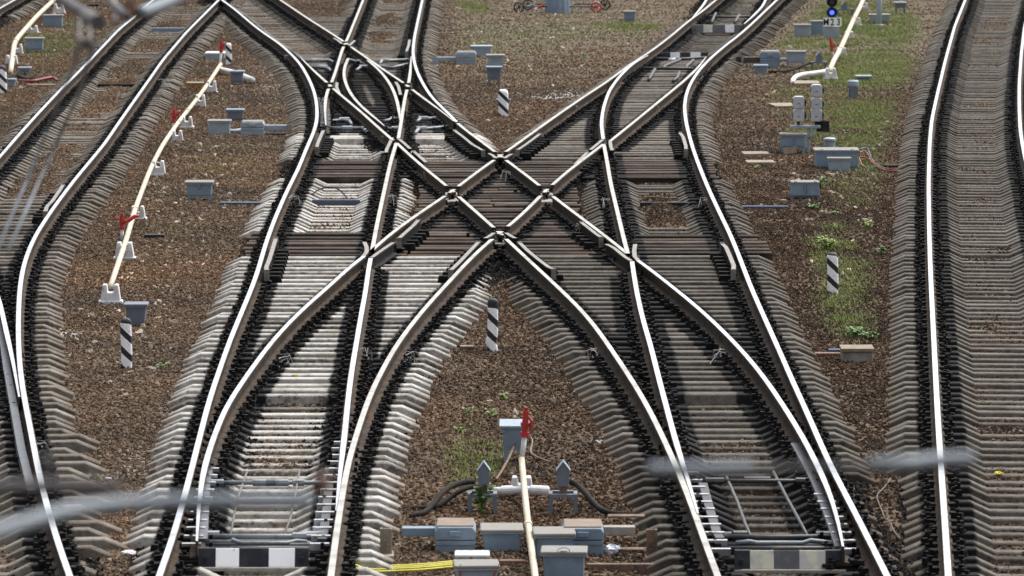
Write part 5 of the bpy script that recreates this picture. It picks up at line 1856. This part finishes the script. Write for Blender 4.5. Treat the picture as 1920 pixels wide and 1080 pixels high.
for pts in ([(563, 113, Zr), (585, 114, Zr), (618, 113, Zr), (626, 117, Zr)], [(575, 125, Zr), (600, 126, Zr), (615, 128, Zr), (620, 133, Zr)], [(712, 120, Zr), (716, 114, Zr), (740, 113, Zr), (766, 112, Zr)], [(668, 132, Zr), (676, 126, Zr), (700, 122, Zr), (735, 127, Zr), (765, 120, Zr)],
            [(655, 112, Zr), (672, 116, Zr), (690, 122, Zr)], [(615, 228, Zr), (640, 225, Zr), (655, 227, Zr), (659, 234, Zr)], [(618, 240, Zr), (645, 241, Zr), (680, 240, Zr), (688, 248, Zr)], [(782, 228, Zr), (788, 223, Zr), (812, 222, Zr), (838, 217, Zr)], [(778, 250, Zr), (785, 242, Zr), (815, 240, Zr), (855, 236, Zr)], [(720, 227, Zr), (735, 224, Zr), (750, 222, Zr)], [(722, 240, Zr), (738, 242, Zr), (748, 238, Zr)]):
    rod('LM', pts, .035, 'switch_rod_grey', knobs=[(pts[1][0] + 6, pts[1][1], Zr, .1)])
for pts in ([(1195, 128, Zr), (1250, 128, Zr), (1300, 129, Zr)], [(1225, 110, Zr), (1270, 111, Zr), (1325, 108, Zr)], [(1275, 112, Zr), (1248, 123, Zr), (1243, 128, Zr)], [(1300, 113, Zr), (1288, 124, Zr), (1286, 128, Zr)], [(1228, 130, Zr), (1222, 140, Zr), (1216, 150, Zr)], [(1274, 136, Zr), (1270, 146, Zr), (1262, 152, Zr)],
            [(1318, 30, Zr), (1360, 32, Zr), (1405, 31, Zr)], [(1342, 25, Zr), (1334, 42, Zr)], [(1386, 28, Zr), (1378, 42, Zr)]):
    rod('RM', pts, .035, 'switch_iron')
rod('RM', [(1254, 112.5, -.12), (1267, 112.5, -.12)], .05, 'white_paint', 'white_sleeve')


def chairs(key, rail, y0, y1, n, side, wpx=24, mat='slide_steel'):
    root = TRACKS[key]
    Y0, Y1 = at(0, y0, -.19).y, at(0, y1, -.19).y
    for (Y, xl, xr, mt, kw) in ROWS['LM' if key == 'LM' else 'RM']:
        if min(Y0, Y1) < Y < max(Y0, Y1):
            x = rx(rail, Y) + side * (.11 + .06)
            MB().box((x - root.location.x, Y - root.location.y, -.178 - root.location.z), (.19, .075, .07)).build('slide_chair', mat, root)


chairs('LM', 'RA', 1040, 880, 10, 1)
chairs('LM', 'Z', 1040, 835, 12, -1)
chairs('RM', 'X1', 1050, 890, 10, 1)
chairs('RM', 'F', 1050, 935, 8, -1)
chairs('LM', 'RA', 245, 190, 10, 1)
# blade foot plates (grey flat inner flanks of the switch blades)
for key, pts, mt in (('RM', [(1490, 830, -.12), (1512, 870, -.12), (1530, 905, -.12), (1548, 950, -.12), (1566, 1000, -.12), (1574, 1024, -.12)], 'blade_steel'), ('LM', [(391, 880, -.12), (386, 905, -.12), (384, 940, -.12), (382, 985, -.12), (380, 1010, -.12)], 'blade_steel'),
                     ('LM', [(617, 905, -.12), (613, 950, -.12), (608, 990, -.12), (604, 1010, -.12)], 'switch_iron'), ('RM', [(1318, 905, -.12), (1330, 950, -.12), (1343, 995, -.12), (1350, 1008, -.12)], 'switch_iron'),
                     ('T1', [(-2, 590, -.1), (6, 640, -.1), (13, 690, -.1), (24, 750, -.1), (40, 840, -.1), (60, 920, -.1)], 'blade_steel')):
    root = TRACKS[key]
    W = [at(*q_) - root.location for q_ in pts]
    mb = MB()
    for a, b_ in zip(W[:-1], W[1:]):
        mb.add([a + Vector((-.045, 0, .0)), a + Vector((.045, 0, 0)), b_ + Vector((.045, 0, 0)), b_ + Vector((-.045, 0, 0)), a + Vector((-.05, 0, -.08)), a + Vector((.05, 0, -.08)), b_ + Vector((.05, 0, -.08)), b_ + Vector((-.05, 0, -.08))],
               [(0, 1, 2, 3), (4, 5, 1, 0), (5, 6, 2, 1), (7, 4, 0, 3), (6, 7, 3, 2)])
    mb.build('blade_plate', mt, root)
    
# white-limed rail joints
for key, x, y in (('LM', 538, 363), ('LM', 723, 362), ('D1', 755, 655), ('D1', 518, 660), ('LM', 668, 647), ('RM', 1148, 368), ('RM', 1331, 368), ('D2', 1125, 650), ('D2', 1365, 650), ('D2', 790, 318), ('D2', 1098, 415), ('D2', 962, 318), ('D1', 1238, 195), ('D1', 1088, 195), ('D2', 711, 250), ('T1', 57, 822), ('T1', 293, 145), ('LM', 531, 100), ('LM', 582, 45)):
    root = TRACKS[key]
    c = at(x, y, 0)
    mb = MB()
    side = 1 if x < 940 else -1
    for k in range(9):
        mb.box((c.x + side * rnd.uniform(.03, .17), c.y + rnd.uniform(-.35, .35), rnd.uniform(-.17, -.06)), (rnd.uniform(.006, .02), rnd.uniform(.01, .03), rnd.uniform(.006, .02)), rot=rnd.uniform(0, 3))
    for k in range(3):
        mb.tube([(c.x + side * .04, c.y + rnd.uniform(-.3, .3), -.05), (c.x + side * rnd.uniform(.08, .2), c.y + rnd.uniform(-.3, .3), -.04), (c.x + side * rnd.uniform(.1, .25), c.y + rnd.uniform(-.4, .4), -.17)], .0045, 5)
    mb.build('limed_joint', 'lime', root, off=root.location)

# ------------------------------------------------------------------ overhead line fittings close to the camera
def over(name, label, pts, r, mat, z, cat, group='blurred overhead line fittings close to the camera', sub=None):
    W = []
    for q_ in pts:
        W.append(at(q_[0], q_[1], q_[2] if len(q_) > 2 else z))
    o = empty(name, W[0])
    tag(o, label, cat, group)
    D = [a - W[0] for a in W]
    for _ in range(2):
        E = [D[0]]
        for i in range(len(D) - 1):
            E += [D[i].lerp(D[i + 1], .25), D[i].lerp(D[i + 1], .75)]
        D = E + [D[-1]]
    MB().tube(D, r, 12).build('rod', mat, o, smooth=True)
    return o, W


o, W = over('overhead_rod', 'thick blurred grey rod sweeping in from the lower left edge', [(-60, 1012), (20, 990), (120, 958), (220, 946), (320, 941), (460, 941), (585, 941)], .0150, 'overhead_steel', 6.6, 'overhead rod')
c = at(606, 905, 6.62) - W[0]
MB().lathe([(.006, -.02), (.013, -.013), (.014, .013), (.006, .02)], c, 12).build('insulator', 'insulator_brown', o)
o, W = over('overhead_rod', 'short blurred grey rod at the left edge above the thick one', [(-60, 915), (60, 912), (160, 912), (225, 914)], .0135, 'overhead_dark', 6.6, 'overhead rod')
c = at(88, 872, 6.62) - W[0]
MB().lathe([(.005, -.02), (.012, -.015), (.012, .015), (.005, .02)], c, 12).build('insulator', 'overhead_dark', o)
o, W = over('overhead_rod', 'blurred pale rod end crossing the right track rails', [(1215, 880), (1270, 880), (1330, 880), (1410, 877)], .013, 'overhead_steel', 6.6, 'overhead rod')
o, W = over('overhead_rod', 'thin dark blurred rod linking the two pale rod ends', [(1400, 878), (1500, 876), (1640, 872)], .005, 'overhead_dark', 6.6, 'overhead rod')
o, W = over('overhead_rod', 'blurred pale rod crossing the right edge track', [(1630, 871), (1690, 872), (1750, 864), (1826, 862)], .0150, 'overhead_steel', 6.6, 'overhead rod')

o, W = over('overhead_bracket', 'blurred grey arm slanting across the top left track', [(262, 24), (300, 12), (360, -18)], .024, 'overhead_steel', 6.9, 'overhead arm')
c = at(250, 20, 6.9) - W[0]
MB().tube([c, at(243, 12, 6.93) - W[0]], .024, 10).build('insulator', 'insulator_brown', o)
o, W = over('overhead_clamp', 'blurred dark wire clamp hanging at the top left', [(105, -10), (135, 12), (160, 25), (185, 40)], .022, 'overhead_dark', 6.9, 'overhead clamp')
MB().tube([at(160, 30, 6.9) - W[0], at(172, 38, 6.9) - W[0], at(184, 42, 6.9) - W[0]], .028, 10).build('jaw', 'overhead_dark', o)
for xa in (152, 171):
    MB().tube([at(xa - 3, 38, 6.9) - W[0], at(xa - 3, 80, 6.85) - W[0]], .007, 7).build('dropper', 'overhead_dark', o)
MB().tube([at(149, 80, 6.85) - W[0], at(174, 81, 6.85) - W[0]], .018, 10).build('lower_clip', 'overhead_dark', o)
o, W = over('overhead_fitting', 'second blurred fitting right of the wire clamp at the top left', [(203, -10), (212, 8), (222, 18), (238, 30)], .016, 'overhead_dark', 6.9, 'overhead fitting')
MB().tube([at(216, 0, 6.9) - W[0], at(218, 40, 6.88) - W[0]], .008, 8).build('dropper', 'overhead_dark', o)
for lab, pts in (('left', [(150, 84, 6.85), (140, 120, 6.6), (100, 215, 6.2), (50, 340, 5.9), (-10, 480, 5.7)]), ('right', [(175, 84, 6.85), (150, 170, 6.45), (110, 260, 6.1), (60, 370, 5.88), (15, 470, 5.72)])):
    W = [at(*q_) for q_ in pts]
    o = empty('overhead_wire', W[0])
    tag(o, '%s of two thin blurred wires falling across the left curving track' % lab, 'overhead wire', 'blurred overhead line fittings close to the camera')
    MB().tube([a - W[0] for a in W], .0075, 7).build('strand', 'overhead_steel', o, smooth=True)
